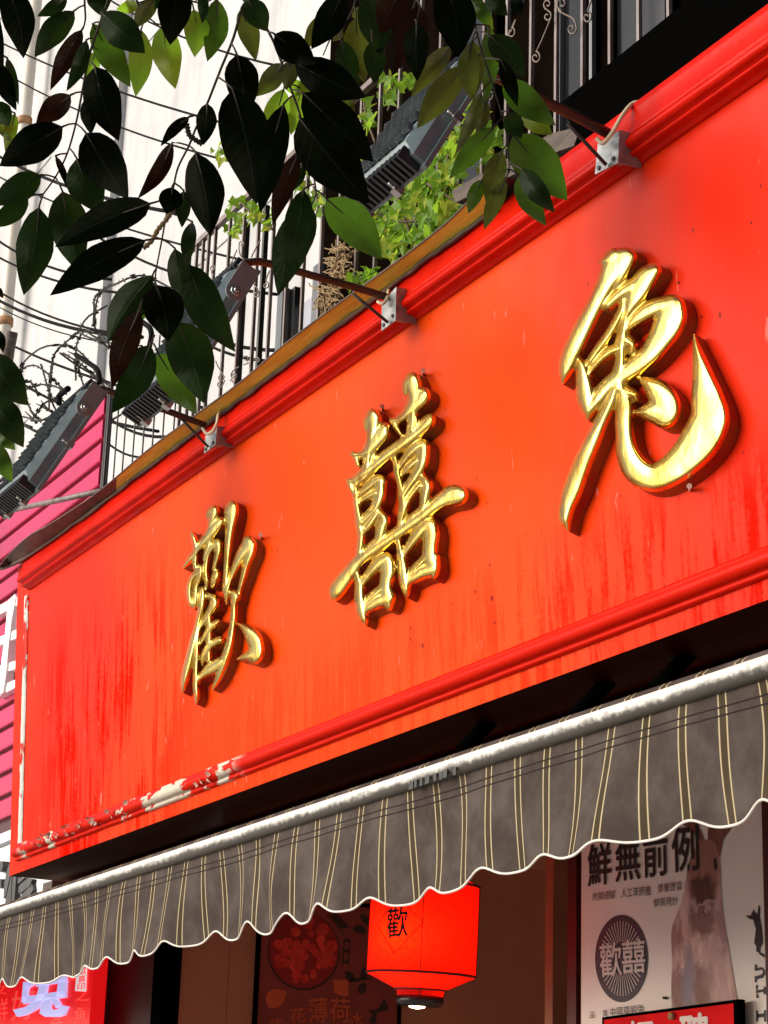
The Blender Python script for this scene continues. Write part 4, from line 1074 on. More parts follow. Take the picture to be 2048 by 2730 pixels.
for j in range(NV + 1):
    t = j / NV
    for i in range(NX + 1):
        x = AXL + (AXR - AXL) * i / NX
        zb_ = hem(x); z = ztop + (zb_ - ztop) * t
        b.v.append(Vector((x + lat(x, t), AY + .002 - fold(x, t), z))); uv.append((x + .045, ztop - z + .018))
        if j == NV: hemline.append(b.v[-1].copy())
for j in range(NV):
    for i in range(NX): b.f.append([j * (NX + 1) + i, j * (NX + 1) + i + 1, (j + 1) * (NX + 1) + i + 1, (j + 1) * (NX + 1) + i]); b.m.append(0); b.sm.append(True)
b.build('valance', M['fabric'], aw, uv=uv)
b = MB(); b.tube(hemline, .0029, 6); b.build('hem_tape', M['hem'], aw)
for q, (px, py) in enumerate(((1097, 2094), (1109, 2089), (1124, 2085), (1140, 2079), (1161, 2072), (1176, 2068), (1187, 2063), (1213, 2056))):
    c = onY(px, py, AY - AR - .001); dx_ = .006 + .004 * (q % 3 == 0); b = MB()
    b.box(c, (dx_, 0, 0), (0, .0012, 0), (0, 0, .009)); b.build('scuff_mark', M['fin_black'], aw)
b = MB(); e0 = onY(146, 2374, 2.62); b.box(e0, (.05, 0, 0), (0, .03, 0), (0, 0, .028)); b.build('end_bracket', M['plank'], aw)
b = MB()
for px in (1330, 1640, 1850):
    p = onY(px, 1800 - .33 * (px - 1640), 2.97); b.tube([p + Vector((0, .1, .06)), p, p + Vector((0, -.12, -.12))], .02, 8); b.build('folding_arm', M['black'], aw); b = MB()

# ================================================================== SHOP ENTRANCE UNDER THE AWNING
XW = onY(460, 2700, 2.85).x
sh = thing('shop_entrance', 'brown shop entrance walls and dark doorway under the awning', 'shop', (XW, 3.4, 0))
b = MB(); b.abox(XW - .12, XW, 2.87, 3.05, 0, 2.775); b.abox(XW - .12, XW, 3.052, 5.2, 0, 2.862); b.build('side_wall', M['brown'], sh)
b = MB(); b.abox(XW, -1.5, 5.2, 5.3, 0, 2.86); b.build('back_wall', M['brown'], sh)
b = MB(); b.abox(-10.5, -1.5, 3.03, 5.3, 2.862, 2.88); b.build('ceiling', M['brown'], sh)
xa = onY(434, 2650, 2.84).x
b = MB(); b.abox(xa, XW + .012, 2.80, 2.868, 0, 2.69); b.build('door_post', M['black'], sh)
xc, xd2, xe = onY(285, 2690, 2.92).x, onY(256, 2700, 2.9).x, onY(225, 2700, 2.9).x
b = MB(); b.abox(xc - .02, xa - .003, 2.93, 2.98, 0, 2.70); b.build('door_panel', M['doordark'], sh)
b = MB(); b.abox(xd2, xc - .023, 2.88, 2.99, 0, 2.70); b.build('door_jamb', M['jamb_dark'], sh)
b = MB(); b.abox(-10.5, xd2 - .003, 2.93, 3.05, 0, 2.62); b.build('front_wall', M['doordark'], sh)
# wall panel carrying the rabbit poster
PB = R(2.5); PN = Vector((math.sin(PB), -math.cos(PB), 0)); PT = Vector((math.cos(PB), math.sin(PB), 0))
PP0 = onY(1551, 2400, 3.4)
pf = lambda off: plane_fn(PP0, PN, off)
wq = MB(); c = PP0 + PT * 1.3 - PN * -.0
wq.box(Vector((c.x, c.y, 1.43)) - PN * .035, PT * 1.31, PN * .03, Vector((0, 0, 1.43))); wq.build('poster_wall', M['brown'], sh)
f0 = pf(.0)
j1 = onPl(1533, 2500, PP0 - PN * .02, PN); j2 = onPl(1512, 2500, PP0 - PN * .16, PN)
b = MB(); b.box(Vector((j1.x, j1.y, 1.43)) + PT * .012 - PN * .03, PT * .022, PN * .05, Vector((0, 0, 1.43))); b.build('door_jamb', M['jamb_dark'], sh)
b = MB(); b.box(Vector((j2.x, j2.y, 1.43)) + PT * .02, PT * .02, PN * .08, Vector((0, 0, 1.43))); b.build('door_jamb', M['jamb'], sh)

# ---- rabbit poster
q4 = lambda x, y: (1448 + x / 2.765, 2130 + y / 2.765)
po = thing('rabbit_poster', 'cream shop poster with a standing brown rabbit and black Chinese headline', 'poster', PP0)
fp = pf(.004)
b = MB(); TLp, BLp = fp(1551, 2170), fp(1556, 2760); RTp = fp(2039, 2170)
w_ = (RTp - TLp).dot(PT)
zt_, zb_ = 2.72, 1.55
o = Vector((TLp.x, TLp.y, 0))
b.prism([o + Vector((0, 0, zt_)), o + PT * w_ + Vector((0, 0, zt_)), o + PT * w_ + Vector((0, 0, zb_)), o + Vector((0, 0, zb_))], PN * -.006); b.build('paper', M['poster'], po, fix=True)
b = MB(); b.box(o + PT * (w_ + .03) + Vector((0, 0, 2.1)), PT * .028, PN * .012, Vector((0, 0, .7))); b.build('edge_strip', M['jamb_dark'], po)
T = lambda *a, **k: text_on(*a, **k)
fi = pf(.0080)
hd = [('鮮', (330, 345), (500, 318), (332, 645)), ('無', (533, 318), (712, 290), (535, 612)), ('前', (738, 268), (915, 240), (742, 580)), ('例', (948, 210), (1140, 190), (955, 540))]
for ch, a, c, d in hd: T(ch, q4(*a), q4(*c), q4(*d), fi, 'headline_character', M['ink'], po, fat=.018)
for s_, a, c, d in (('肉質細膩', (364, 692), (530, 672), (366, 755)), ('人工草飼養', (574, 662), (792, 640), (576, 730)), ('營養豐富', (842, 628), (1020, 606), (844, 692)), ('鮮貨現炒', (813, 735), (992, 715), (815, 800)),
                  ('中國草飼兔', (492, 1540), (742, 1512), (494, 1608)), ('質', (437, 1556), (470, 1552), (438, 1606)), ('品', (343, 1570), (376, 1567), (344, 1618))):
    T(s_, q4(*a), q4(*c), q4(*d), fi, 'caption_text', M['ink'], po, bold=0)
# round emblem with rays
em = MB(); ec = (579, 1177); N_ = 56
def ell(k, rx, ry): a = 2 * math.pi * k / N_; return q4(ec[0] + rx * math.cos(a), ec[1] + ry * math.sin(a))
em.poly([pf(.0055)(*ell(k, 196, 322)) for k in range(N_)]); emo = em.build('emblem_disc', M['navy'], po)
fj = pf(.0068); rb = MB()
for k in range(44):
    a = 2 * math.pi * (k + .5) / 44
    if abs(math.cos(a)) > .93: continue
    p0, p1 = (ec[0] + 60 * math.cos(a), ec[1] + 110 * math.sin(a)), (ec[0] + 158 * math.cos(a), ec[1] + 278 * math.sin(a))
    da = .016
    rb = MB(); rb.poly([fj(*q4(ec[0] + r1 * math.cos(a + s * da), ec[1] + r2 * math.sin(a + s * da))) for r1, r2, s in ((70, 125, -1.2), (158, 278, -1), (158, 278, 1), (70, 125, 1.2))]); rb.build('emblem_ray', M['cream_ink'], emo)
fk = pf(.008)
for ch, a, c, d in (('歡', (415, 1072), (572, 1056), (425, 1315)), ('囍', (582, 1045), (748, 1028), (586, 1288))):
    T(ch, q4(*a), q4(*c), q4(*d), fk, 'emblem_character', M['cream_ink'], emo, fat=.012)
# the rabbit
rb = thing  # noqa
def flat(name, pts, off, m, par, conv=q4, sm=True, base=None):
    f = (base or pf)(off); b_ = MB()
    pp = catmull(list(pts) + [pts[0]], 14)[:-1] if sm else pts
    b_.poly([f(*conv(*p)) for p in pp]); return b_.build(name, m, par)
body = [(1165, 305), (1270, 308), (1300, 430), (1310, 560), (1315, 700), (1335, 900), (1370, 1100), (1402, 1300), (1435, 1500), (1440, 1620), (950, 1650), (948, 1530), (945, 1380), (950, 1180), (945, 1000), (965, 900), (1020, 760), (1050, 610), (1070, 480), (1110, 380)]
def fur_print():
    """the printed picture: pinkish fur with soft darker and paler markings"""
    m = mat('rabbit_print_fur', (0.4, 0.2, 0.17), 0.55); k = NT(m); co = k.coord()
    hair = k.noise(k.coord(scale=(60, 60, 14)), 1.0, 5, 0.7); blot = k.noise(co, 9, 4)
    col = k.mix(k.ramp(hair, .3, .7), (0.46, 0.25, 0.21), (0.82, 0.58, 0.51))
    col = k.mix(k.ramp(blot, .4, .7), col, (0.62, 0.40, 0.39))
    dn = k.n('ShaderNodeTexNoise'); dn.inputs['Scale'].default_value = 30; k.l(co, dn.inputs['Vector'])
    wv = k.n('ShaderNodeVectorMath', operation='MULTIPLY_ADD'); k.l(dn.outputs[1], wv.inputs[0]); wv.inputs[1].default_value = (.05, .05, .09); k.l(co, wv.inputs[2])
    for (x, y, rx, ry, c, a) in ((1185, 520, 150, 300, (0.25, 0.10, 0.06), .95), (1170, 690, 95, 140, (0.055, 0.02, 0.016), .95), (1175, 890, 110, 120, (0.14, 0.06, 0.035), .85), (1005, 1400, 75, 200, (0.15, 0.055, 0.035), .8), (1175, 1400, 85, 200, (0.14, 0.05, 0.03), .85),
                                 (1075, 1330, 55, 260, (0.24, 0.20, 0.25), .9), (1290, 1250, 110, 260, (0.52, 0.33, 0.30), .6), (960, 1010, 60, 160, (0.20, 0.075, 0.075), .7), (1180, 790, 130, 18, (0.5, 0.34, 0.33), .8), (1330, 930, 50, 190, (0.22, 0.09, 0.085), .6)):
        c0 = pf(.006)(*q4(x, y)); sx = (pf(.006)(*q4(x + rx, y)) - c0).length; sz = (pf(.006)(*q4(x, y + ry)) - c0).length
        sb = k.n('ShaderNodeVectorMath', operation='SUBTRACT'); k.l(wv.outputs[0], sb.inputs[0]); sb.inputs[1].default_value = c0 + Vector((.025, .025, .045))
        ml = k.n('ShaderNodeVectorMath', operation='MULTIPLY'); k.l(sb.outputs[0], ml.inputs[0]); ml.inputs[1].default_value = (1 / sx, 1 / sx, 1 / sz)
        ln = k.n('ShaderNodeVectorMath', operation='LENGTH'); k.l(ml.outputs[0], ln.inputs[0])
        hm = k.math('MULTIPLY', k.ramp(ln.outputs['Value'], 1.3, .6), k.math('MULTIPLY_ADD', hair, .7, .55), clamp=True)
        col = k.mix(k.math('MULTIPLY', hm, a), col, c)
    k.l(col, k.b.inputs['Base Color']); return m
rbo = flat('rabbit_picture', body, .0060, fur_print(), po)
flat('rabbit_ear', [(1165, 318), (1070, 215), (1010, 175), (1000, 90), (1090, 120), (1150, 210), (1185, 300)], .0064, M['fur_dark'], rbo)
flat('rabbit_ear', [(1215, 300), (1225, 200), (1330, 100), (1420, 95), (1385, 220), (1330, 300), (1300, 430), (1270, 330)], .0064, M['fur_dark'], rbo)
flat('rabbit_eye', [(1258, 440), (1270, 430), (1282, 480), (1278, 530), (1262, 520)], .0074, M['ink'], rbo)
flat('rabbit_eye', [(1062, 490), (1078, 470), (1078, 520), (1064, 540)], .0074, M['ink'], rbo)
flat('leaping_rabbit_mark', [(1492, 858), (1530, 860), (1550, 815), (1562, 840), (1580, 850), (1588, 782), (1600, 800), (1596, 870), (1612, 960), (1620, 1060), (1600, 1100), (1600, 1130), (1635, 1150), (1632, 1170), (1600, 1150), (1580, 1125), (1570, 1128), (1572, 1090), (1556, 1060), (1568, 960), (1548, 890), (1520, 884)], .0060, M['ink'], po, sm=False)
# turned slab letters I T U
lt = {'letter_u': [[(1560, 1222), (1575, 1222), (1575, 1245), (1610, 1240), (1632, 1262), (1636, 1290), (1622, 1318), (1575, 1330), (1575, 1352), (1560, 1352), (1560, 1305), (1572, 1305), (1605, 1296), (1622, 1280), (1614, 1258), (1572, 1268), (1560, 1268)]],
      'letter_t': [[(1568, 1372), (1582, 1372), (1582, 1392), (1575, 1400), (1575, 1408), (1625, 1402), (1625, 1385), (1640, 1385), (1640, 1440), (1625, 1440), (1625, 1422), (1578, 1430), (1578, 1440), (1588, 1448), (1588, 1468), (1572, 1468)]],
      'letter_i': [[(1570, 1560), (1584, 1560), (1584, 1585), (1628, 1580), (1628, 1556), (1642, 1556), (1642, 1642), (1628, 1642), (1628, 1608), (1584, 1612), (1584, 1640), (1570, 1640)]]}
for nm, pl in lt.items():
    for p in pl: flat('rotated_' + nm, p, .0060, M['ink'], po, sm=False)
b = MB(); c = pf(.006)(*q4(912, 1468)); b.tube([c, c + PN * .012], .004, 8); b.build('pin', M['fin_black'], po)
# ---- red recruitment notice in front of the poster
no = thing('red_notice', 'red notice plate in a black frame over the rabbit poster', 'notice', pf(.03)(1800, 2700))
NB = R(-.5); Nn = Vector((math.sin(NB), -math.cos(NB), 0)); NP0 = pf(.035)(1790, 2690)
qn = lambda x, y: (1560 + x / 3.3996, 2540 + y / 3.3996)
nf = lambda off: plane_fn(NP0, Nn, off)
b = MB(); A_, B_ = nf(.0)(*qn(155, 585)), nf(0)(*qn(1392, 420)); A2 = A_ + Vector((0, 0, -.36)); B2 = B_ + Vector((0, 0, -.36))
b.prism([A_, B_, B2, A2], Nn * -.02); b.build('frame', M['black'], no, fix=True)
A_, B_ = nf(.003)(*qn(172, 608)), nf(.003)(*qn(1345, 458)); b = MB(); b.poly([A_, B_, B_ + Vector((0, 0, -.33)), A_ + Vector((0, 0, -.33))]); b.build('plate', M['redplate'], no)
text_on('招', qn(392, 632), qn(612, 612), qn(396, 1000), nf(.005), 'notice_character', M['letterbox'], no, fat=.03)
text_on('聘', qn(862, 572), qn(1118, 545), qn(868, 960), nf(.005), 'notice_character', M['letterbox'], no, fat=.03)
b = MB(); c = nf(.004)(*qn(800, 575)); b.tube([c, c + Nn * .012], .010, 10); b.build('knob', M['rust'], no)

# ---- dark red drink poster on the brown side wall
dpz = thing('drink_poster', 'dark red poster with a bowl of fruit hung on the brown wall', 'poster', onX(880, 2600, XW + .01))
xw = lambda off: (lambda x, y: onX(x, y, XW + off))
qd = lambda x, y: (680 + x / 4.1475, 2380 + y / 4.1475)
def xflat(name, pts, off, m, par, sm=True): return flat(name, pts, off, m, par, conv=qd, sm=sm, base=lambda o_: xw(o_))
tl, br_ = onX(*qd(85, 0), XW + .012), onX(*qd(1572, 1400), XW + .012)
b = MB(); b.abox(XW + .001, XW + .012, tl.y, br_.y, 1.5, onX(*qd(1000, 140), XW + .012).z); b.build('panel', M['darkposter'], dpz)
zt2 = onX(*qd(1000, 140), XW + .012).z
for (y0, y1, z0, z1) in ((tl.y - .012, tl.y, 1.5, zt2 + .01), (br_.y, br_.y + .012, 1.5, zt2 + .01), (tl.y, br_.y, zt2, zt2 + .012)):
    b = MB(); b.abox(XW + .001, XW + .02, y0, y1, z0, z1); b.build('frame', M['black'], dpz)
ring_ = [(540 + 400 * math.cos(a), 650 + 430 * math.sin(a)) for a in [2 * math.pi * k / 40 for k in range(40)]]
bo = xflat('bowl', ring_, .0130, M['darkprint'], dpz, False)
xflat('bowl_rim', [(540 + 385 * math.cos(a), 640 + 415 * math.sin(a)) for a in [2 * math.pi * k / 40 for k in range(40)]], .0136, M['bowlred'], bo, False)
fb = MB()
for i in range(70):
    a, rr = random.uniform(0, 6.28), math.sqrt(random.random()); cx, cy = 540 + 330 * rr * math.cos(a), 640 + 350 * rr * math.sin(a); r0 = random.uniform(34, 58)
    pc_ = [xw(.0142 + .00004 * i)(*qd(cx + r0 * math.cos(t), cy + r0 * math.sin(t))) for t in [2 * math.pi * k / 14 for k in range(14)]]
    fb.add(pc_, [list(range(14))], i % 2)
fbo = fb.build('fruit_piece', [M['fruit'], M['bowlred2']], bo); fbo['kind'] = 'stuff'
xflat('lemon', [(120, 1180), (140, 1110), (220, 1062), (300, 1075), (345, 1095), (320, 1190), (250, 1270), (150, 1265)], .0130, M['orangeprint'], dpz)
xflat('ice_cube', [(862, 960), (1030, 965), (1038, 1140), (990, 1150), (880, 1110)], .0130, M['orangeprint'], dpz, False)
for lf in ([(1085, 400), (1130, 355), (1200, 370), (1225, 420), (1200, 455), (1120, 440)], [(1155, 240), (1220, 250), (1280, 300), (1270, 350), (1200, 330)], [(990, 870), (1050, 870), (1100, 930), (1060, 990), (1010, 950)], [(1165, 900), (1195, 820), (1240, 850), (1240, 930), (1190, 950)],
           [(1060, 950), (1180, 935), (1290, 950), (1180, 975), (1080, 990)], [(1140, 1050), (1180, 1000), (1235, 1020), (1220, 1090), (1175, 1120), (1140, 1090)], [(1250, 1300), (1360, 1280), (1430, 1180), (1470, 1290), (1360, 1330), (1330, 1450), (1260, 1420), (1300, 1350)]):
    xflat('mint_leaf', lf, .0130, M['darkprint'], dpz)
for s_, a, c, d, m in (('日', (985, 515), (1055, 518), (965, 800), 'darkprint'), ('夏', (870, 190), (1060, 400), (790, 250), 'darkprint'), ('薄', (592, 1160), (800, 1150), (596, 1440), 'orangeprint'), ('荷', (830, 1155), (1050, 1165), (826, 1430), 'orangeprint'),
                     ('花', (392, 1275), (555, 1260), (396, 1445), 'orangeprint'), ('冰', (1030, 1320), (1190, 1330), (1026, 1460), 'orangeprint'), ('浓', (160, 1390), (310, 1375), (160, 1530), 'orangeprint')):
    text_on(s_, qd(*a), qd(*c), qd(*d), xw(.0134), 'poster_character', M[m], dpz, fat=.006 if m == 'orangeprint' else .012)

# ---- red menu board at lower left
mb_ = thing('menu_board', 'bright red board with a lavender rabbit character under the awning at left', 'sign', onY(120, 2680, 2.86))
MBA = R(8); Mn = Vector((math.sin(MBA), -math.cos(MBA), 0)); MP0 = onY(240, 2650, 2.80)
mf = lambda off: plane_fn(MP0, Mn, off)
q0 = lambda x, y: (x / 2.765, 2130 + y / 2.765)
A_, B_ = mf(0)(-80, 2480), mf(0)(*q0(688, 1250)); Bz = mf(0)(*q0(655, 1659))
b = MB(); tdir = Vector((Mn.y, -Mn.x, 0)) * -1
rgt = Vector((B_.x, B_.y, 0)); lft = rgt + Vector((-math.cos(MBA), -math.sin(MBA), 0)) * 1.6
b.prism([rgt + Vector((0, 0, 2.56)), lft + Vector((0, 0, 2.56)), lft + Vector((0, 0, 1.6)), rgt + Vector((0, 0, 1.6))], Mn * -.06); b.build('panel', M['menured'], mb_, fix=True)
def mflat(name, polys, off, m, depth=0):
    f = mf(off); b_ = MB()
    for p in polys:
        pts = [f(*q0(*q)) for q in p]
        b_.prism(pts, Mn * -depth) if depth else b_.poly(pts)
    return b_.build(name, m, mb_, fix=bool(depth))
rab = [[(215, 1330), (290, 1322), (270, 1350), (205, 1392), (185, 1400)], [(205, 1345), (170, 1350), (158, 1500), (195, 1492), (200, 1395)], [(270, 1335), (480, 1295), (486, 1345), (262, 1383)],
       [(430, 1340), (484, 1330), (476, 1458), (412, 1470)], [(165, 1460), (478, 1412), (476, 1462), (170, 1510)], [(290, 1370), (345, 1362), (325, 1470), (262, 1480)], [(285, 1465), (330, 1460), (280, 1540), (190, 1590), (125, 1605), (95, 1555), (180, 1535), (240, 1500)],
       [(330, 1465), (378, 1462), (362, 1540), (385, 1560), (430, 1545), (450, 1520), (495, 1530), (470, 1590), (430, 1606), (330, 1605), (290, 1580), (300, 1540)], [(375, 1475), (405, 1462), (440, 1510), (410, 1540)]]
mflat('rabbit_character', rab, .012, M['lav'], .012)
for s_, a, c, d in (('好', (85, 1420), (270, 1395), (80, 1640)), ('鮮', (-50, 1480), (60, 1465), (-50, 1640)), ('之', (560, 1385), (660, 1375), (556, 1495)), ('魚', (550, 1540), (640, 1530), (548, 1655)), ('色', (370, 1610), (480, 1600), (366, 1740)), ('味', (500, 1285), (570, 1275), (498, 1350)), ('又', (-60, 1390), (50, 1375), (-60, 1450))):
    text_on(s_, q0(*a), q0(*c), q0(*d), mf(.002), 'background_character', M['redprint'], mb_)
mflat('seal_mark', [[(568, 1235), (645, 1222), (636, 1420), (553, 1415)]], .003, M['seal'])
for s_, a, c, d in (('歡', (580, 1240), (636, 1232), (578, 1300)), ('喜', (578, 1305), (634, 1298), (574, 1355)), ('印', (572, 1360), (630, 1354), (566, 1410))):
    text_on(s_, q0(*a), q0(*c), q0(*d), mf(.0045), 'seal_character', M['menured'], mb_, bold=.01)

# ================================================================== LANTERN
def lantern_fabric():
    m = bpy.data.materials.new('red_lantern_cloth'); m.use_nodes = True; k = NT(m)
    k.b.inputs['Base Color'].default_value = (0.75, 0.002, 0.001, 1); k.b.inputs['Roughness'].default_value = 0.8
    tr = k.n('ShaderNodeBsdfTranslucent')
    co = k.coord('Object', (1, 1, 1)); n = k.noise(co, 60, 3); n2 = k.noise(k.coord('Object', (500, 500, 90)), 1.0, 2); n3 = k.noise(k.coord('Object', (90, 90, 700)), 1.0, 2)
    f = k.math('ADD', k.math('MULTIPLY', n, .3), k.math('ADD', k.math('MULTIPLY', n2, .35), k.math('MULTIPLY', n3, .35)))
    k.l(k.mix(k.ramp(f, .3, .7), (0.75, 0.004, 0.001), (0.95, 0.019, 0.0015)), tr.inputs[0])
    mx = k.n('ShaderNodeMixShader'); mx.inputs[0].default_value = .6
    k.l(k.b.outputs[0], mx.inputs[1]); k.l(tr.outputs[0], mx.inputs[2]); k.l(mx.outputs[0], k.nt.nodes['Material Output'].inputs[0])
    k.bump(f, .2, .002)
    return m
M['cloth'] = lantern_fabric()
M['seam'] = mat('dark_red_seam', (0.10, 0.004, 0.003), 0.7)
M['blackplastic'] = mat('black_plastic_ring', (0.012, 0.012, 0.012), 0.3)
bulbm = bpy.data.materials.new('lit_bulb'); bulbm.use_nodes = True
bb_ = bulbm.node_tree.nodes['Principled BSDF']; bb_.inputs['Emission Color'].default_value = (1, .8, .5, 1); bb_.inputs['Emission Strength'].default_value = 6
LC = onY(1135, 2598, 3.08)
LR = .160; LZ0 = LC.z; LZ1 = LZ0 + .262
tilt = Matrix.Rotation(R(3.0), 3, Vector((0, 1, 0)))
piv = Vector((LC.x, LC.y, LZ1 + .25))
def LT(p): return piv + tilt @ (Vector(p) - piv)
la = thing('red_lantern', 'glowing red cloth drum lantern with a black ring hanging under the awning', 'lantern', LC)
NA = 48
def lathe(name, prof, m, par):
    b_ = MB(); b_.sheet([[LT((LC.x + r * math.cos(2 * math.pi * k / NA), LC.y + r * math.sin(2 * math.pi * k / NA), z)) for k in range(NA + 1)] for r, z in prof]); return b_.build(name, m, par)
cone = .042
drum = lathe('drum_shade', [(LR, LZ1), (LR * 1.002, (LZ0 + LZ1) / 2), (LR, LZ0)], M['cloth'], la)
lathe('lower_cone', [(LR, LZ0 - .002), (LR * .46, LZ0 - cone)], M['cloth'], la)
lathe('upper_cone', [(LR * .46, LZ1 + cone), (LR, LZ1 + .002)], M['cloth'], la)
lathe('collar', [(LR * .44, LZ0 - cone - .002), (LR * .42, LZ0 - cone - .022)], M['cloth'], la)
for (r, z) in ((LR, LZ0), (LR, LZ1), (LR * .455, LZ0 - cone)):
    b = MB(); b.tube([LT((LC.x + (r + .001) * math.cos(2 * math.pi * k / NA), LC.y + (r + .001) * math.sin(2 * math.pi * k / NA), z)) for k in range(NA + 1)], .0042, 6, cap=False); b.build('hoop', M['seam'], la)
z0 = LZ0 - cone - .024
ri = lathe('base_ring', [(LR * .40, z0 + .006), (LR * .43, z0 + .004), (LR * .445, z0 - .008), (LR * .43, z0 - .018), (LR * .36, z0 - .025), (LR * .12, z0 - .025), (LR * .12, z0)], M['blackplastic'], la)
b = MB(); b.sheet([[LT((LC.x + .006 + r * math.cos(2 * math.pi * k / 16), LC.y - .012 + r * math.sin(2 * math.pi * k / 16), z)) for k in range(17)] for r, z in ((.026, z0 - .023), (.022, z0 - .029), (.002, z0 - .033))])
b.build('lit_bulb_tip', bulbm, la)
b = MB()
for a in (-.53, 1.04, 2.61, -2.10):
    q = [LT((LC.x + r * math.cos(a), LC.y + r * math.sin(a), z)) for r, z in ((LR + .0015, LZ1), (LR + .002, (LZ0 + LZ1) / 2), (LR + .0015, LZ0), (LR * .46 + .001, LZ0 - cone), (LR * .42 + .001, z0))]
    b.tube(q, .0016, 5)
b.build('seam_line', M['seam'], la)
b = MB(); b.tube([LT((LC.x, LC.y, LZ1 + cone)), LT((LC.x, LC.y, 2.86))], .006, 6); b.build('hanging_cord', M['blackplastic'], la)
# characters wrapped on the drum
def on_cyl(x, y, r):
    d = ray(x, y); ti = tilt.transposed(); o_ = ti @ (CAM - piv); dd = ti @ d; c_ = Vector((LC.x, LC.y, 0)) - piv
    ox, oy = o_.x - c_.x, o_.y - c_.y
    A = dd.x ** 2 + dd.y ** 2; B = 2 * (ox * dd.x + oy * dd.y); Cc = ox * ox + oy * oy - r * r
    D = max(B * B - 4 * A * Cc, 0); t = (-B - math.sqrt(D)) / (2 * A)
    return CAM + d * t
ql = lambda x, y: (920 + x / 3.456, 2300 + y / 3.456)
vs, fs = glyphs('歡', 0)
a_, c_, d_ = (388, 420), (575, 400), (388, 700)
gm = bmesh.new(); gv = [gm.verts.new((u, v, 0)) for u, v in vs]
for f_ in fs:
    try: gm.faces.new([gv[i] for i in f_])
    except ValueError: pass
for q in range(1, 10): bmesh.ops.bisect_plane(gm, geom=gm.verts[:] + gm.edges[:] + gm.faces[:], plane_co=(q / 10, 0, 0), plane_no=(1, 0, 0))
gm.verts.index_update(); vs = [(v.co.x, v.co.y) for v in gm.verts]; fs = [[v.index for v in f_.verts] for f_ in gm.faces]; gm.free()
b = MB()
for q_, (du, dv) in enumerate(((0, 0), (.02, 0), (-.02, 0), (0, .012), (0, -.012))): b.add([on_cyl(*ql(a_[0] + (c_[0] - a_[0]) * (u + du) + (d_[0] - a_[0]) * (v + dv), a_[1] + (c_[1] - a_[1]) * (u + du) + (d_[1] - a_[1]) * (v + dv)), LR + .0035 + q_ * .0002) for u, v in vs], fs)
b.build('lantern_character', M['ink'], drum)
b = MB()
for (p, q) in (((490, 300), (712, 555)), ((712, 555), (455, 840)), ((455, 840), (300, 580)), ((300, 580), (455, 300)), ((455, 300), (490, 300))):
    b.tube([on_cyl(*ql(p[0] + (q[0] - p[0]) * t / 8, p[1] + (q[1] - p[1]) * t / 8), LR + .001) for t in range(9)], .0013, 5)
b.build('diamond_outline', M['seam'], drum)
pl = bpy.data.lights.new('lantern_bulb', 'POINT'); pl.energy = 2.6; pl.color = (1, .55, .25); pl.shadow_soft_size = .035
plo = bpy.data.objects.new('lantern_bulb', pl); COL.objects.link(plo); plo.location = LT((LC.x + .045, LC.y - .075, LZ0 + .10)); plo.parent = la; plo.matrix_parent_inverse = la.matrix_basis.inverted()

# ================================================================== TREE
tree = thing('tree', 'overhanging street tree with drooping twigs of large dark pointed leaves', 'tree', (-2.6, -0.6, 0))
b = MB(); b.tube([(-2.6, -.9, 0), (-2.62, -.88, 1.5), (-2.55, -.8, 3.0), (-2.4, -.6, 4.1), (-2.2, -.2, 4.7)], [.16, .13, .11, .08, .05], 10); b.build('trunk', M['bark'], tree)
def twig_px(cv, pts): return [cv(*p) for p in pts]
twigs = [  # points in the photograph, distance
 (twig_px(c1, [(760, -420), (700, -60), (635, 140), (565, 350), (520, 580), (480, 780), (425, 970), (350, 1120), (255, 1250)]), 2.3),
 (twig_px(c1, [(560, -420), (535, -60), (540, 125), (520, 190)]), 2.42),
 (twig_px(c1, [(1640, -420), (1590, -60), (1530, 50), (1475, 240), (1390, 450), (1310, 655), (1230, 830), (1195, 920), (1125, 1060), (1095, 1190), (1055, 1340), (1030, 1480), (985, 1720), (980, 1810)]), 2.2),
 (twig_px(c1, [(600, -420), (830, -60), (900, 70), (1035, 190)]), 2.6),
 (twig_px(c2, [(0, -420), (100, -40), (250, 160), (310, 270), (345, 360), (405, 530), (470, 710), (520, 900), (555, 1080), (575, 1230), (540, 1300)]), 2.35),
 (twig_px(c3, [(60, -350), (100, -20), (125, 100), (160, 250), (215, 420), (265, 580), (295, 700), (310, 900)]), 2.6),
 (twig_px(c2, [(880, -420), (830, -20), (770, 130), (680, 220), (620, 350)]), 2.75),
 (twig_px(c1, [(-120, -420), (-60, -20), (-50, 500), (-60, 1000), (-70, 1500), (-80, 2000), (-60, 2500), (-40, 2900)]), 2.3),
 (twig_px(c2, [(1250, -420), (1220, -60), (1180, 100), (1230, 180)]), 2.5),
 (twig_px(c1, [(1000, -420), (1150, -60), (1260, 20), (1350, -10)]), 2.55)]
top_pt = Vector((-2.2, -.2, 4.7))
tw_objs = []; tw_data = []
for px, D in twigs:
    s = catmull(px, 14); n_ = len(s)
    P3 = [atD(x, y, D + .06 * math.sin(i * .05)) for i, (x, y) in enumerate(s)]
    b = MB(); b.tube([top_pt, top_pt.lerp(P3[0], .55) + Vector((0, 0, .12))] + P3, [.02, .008] + [.0019 - .0010 * i / n_ for i in range(n_)], 6)
    # small node swellings
    tw_objs.append(b.build('twig', M['twig'], tree)); tw_data.append((s, P3, D))
b = MB(); P3 = [atD(*c1(*q), 2.21) for q in catmull([(1140, 1240), (1105, 1310), (1050, 1390), (1000, 1450), (960, 1520), (905, 1570)], 12)]
b.tube(P3, [.002 + .0016 * math.sin(i * 1.9) ** 2 for i in range(len(P3))], 6); b.build('dry_catkin', M['straw'], tree)
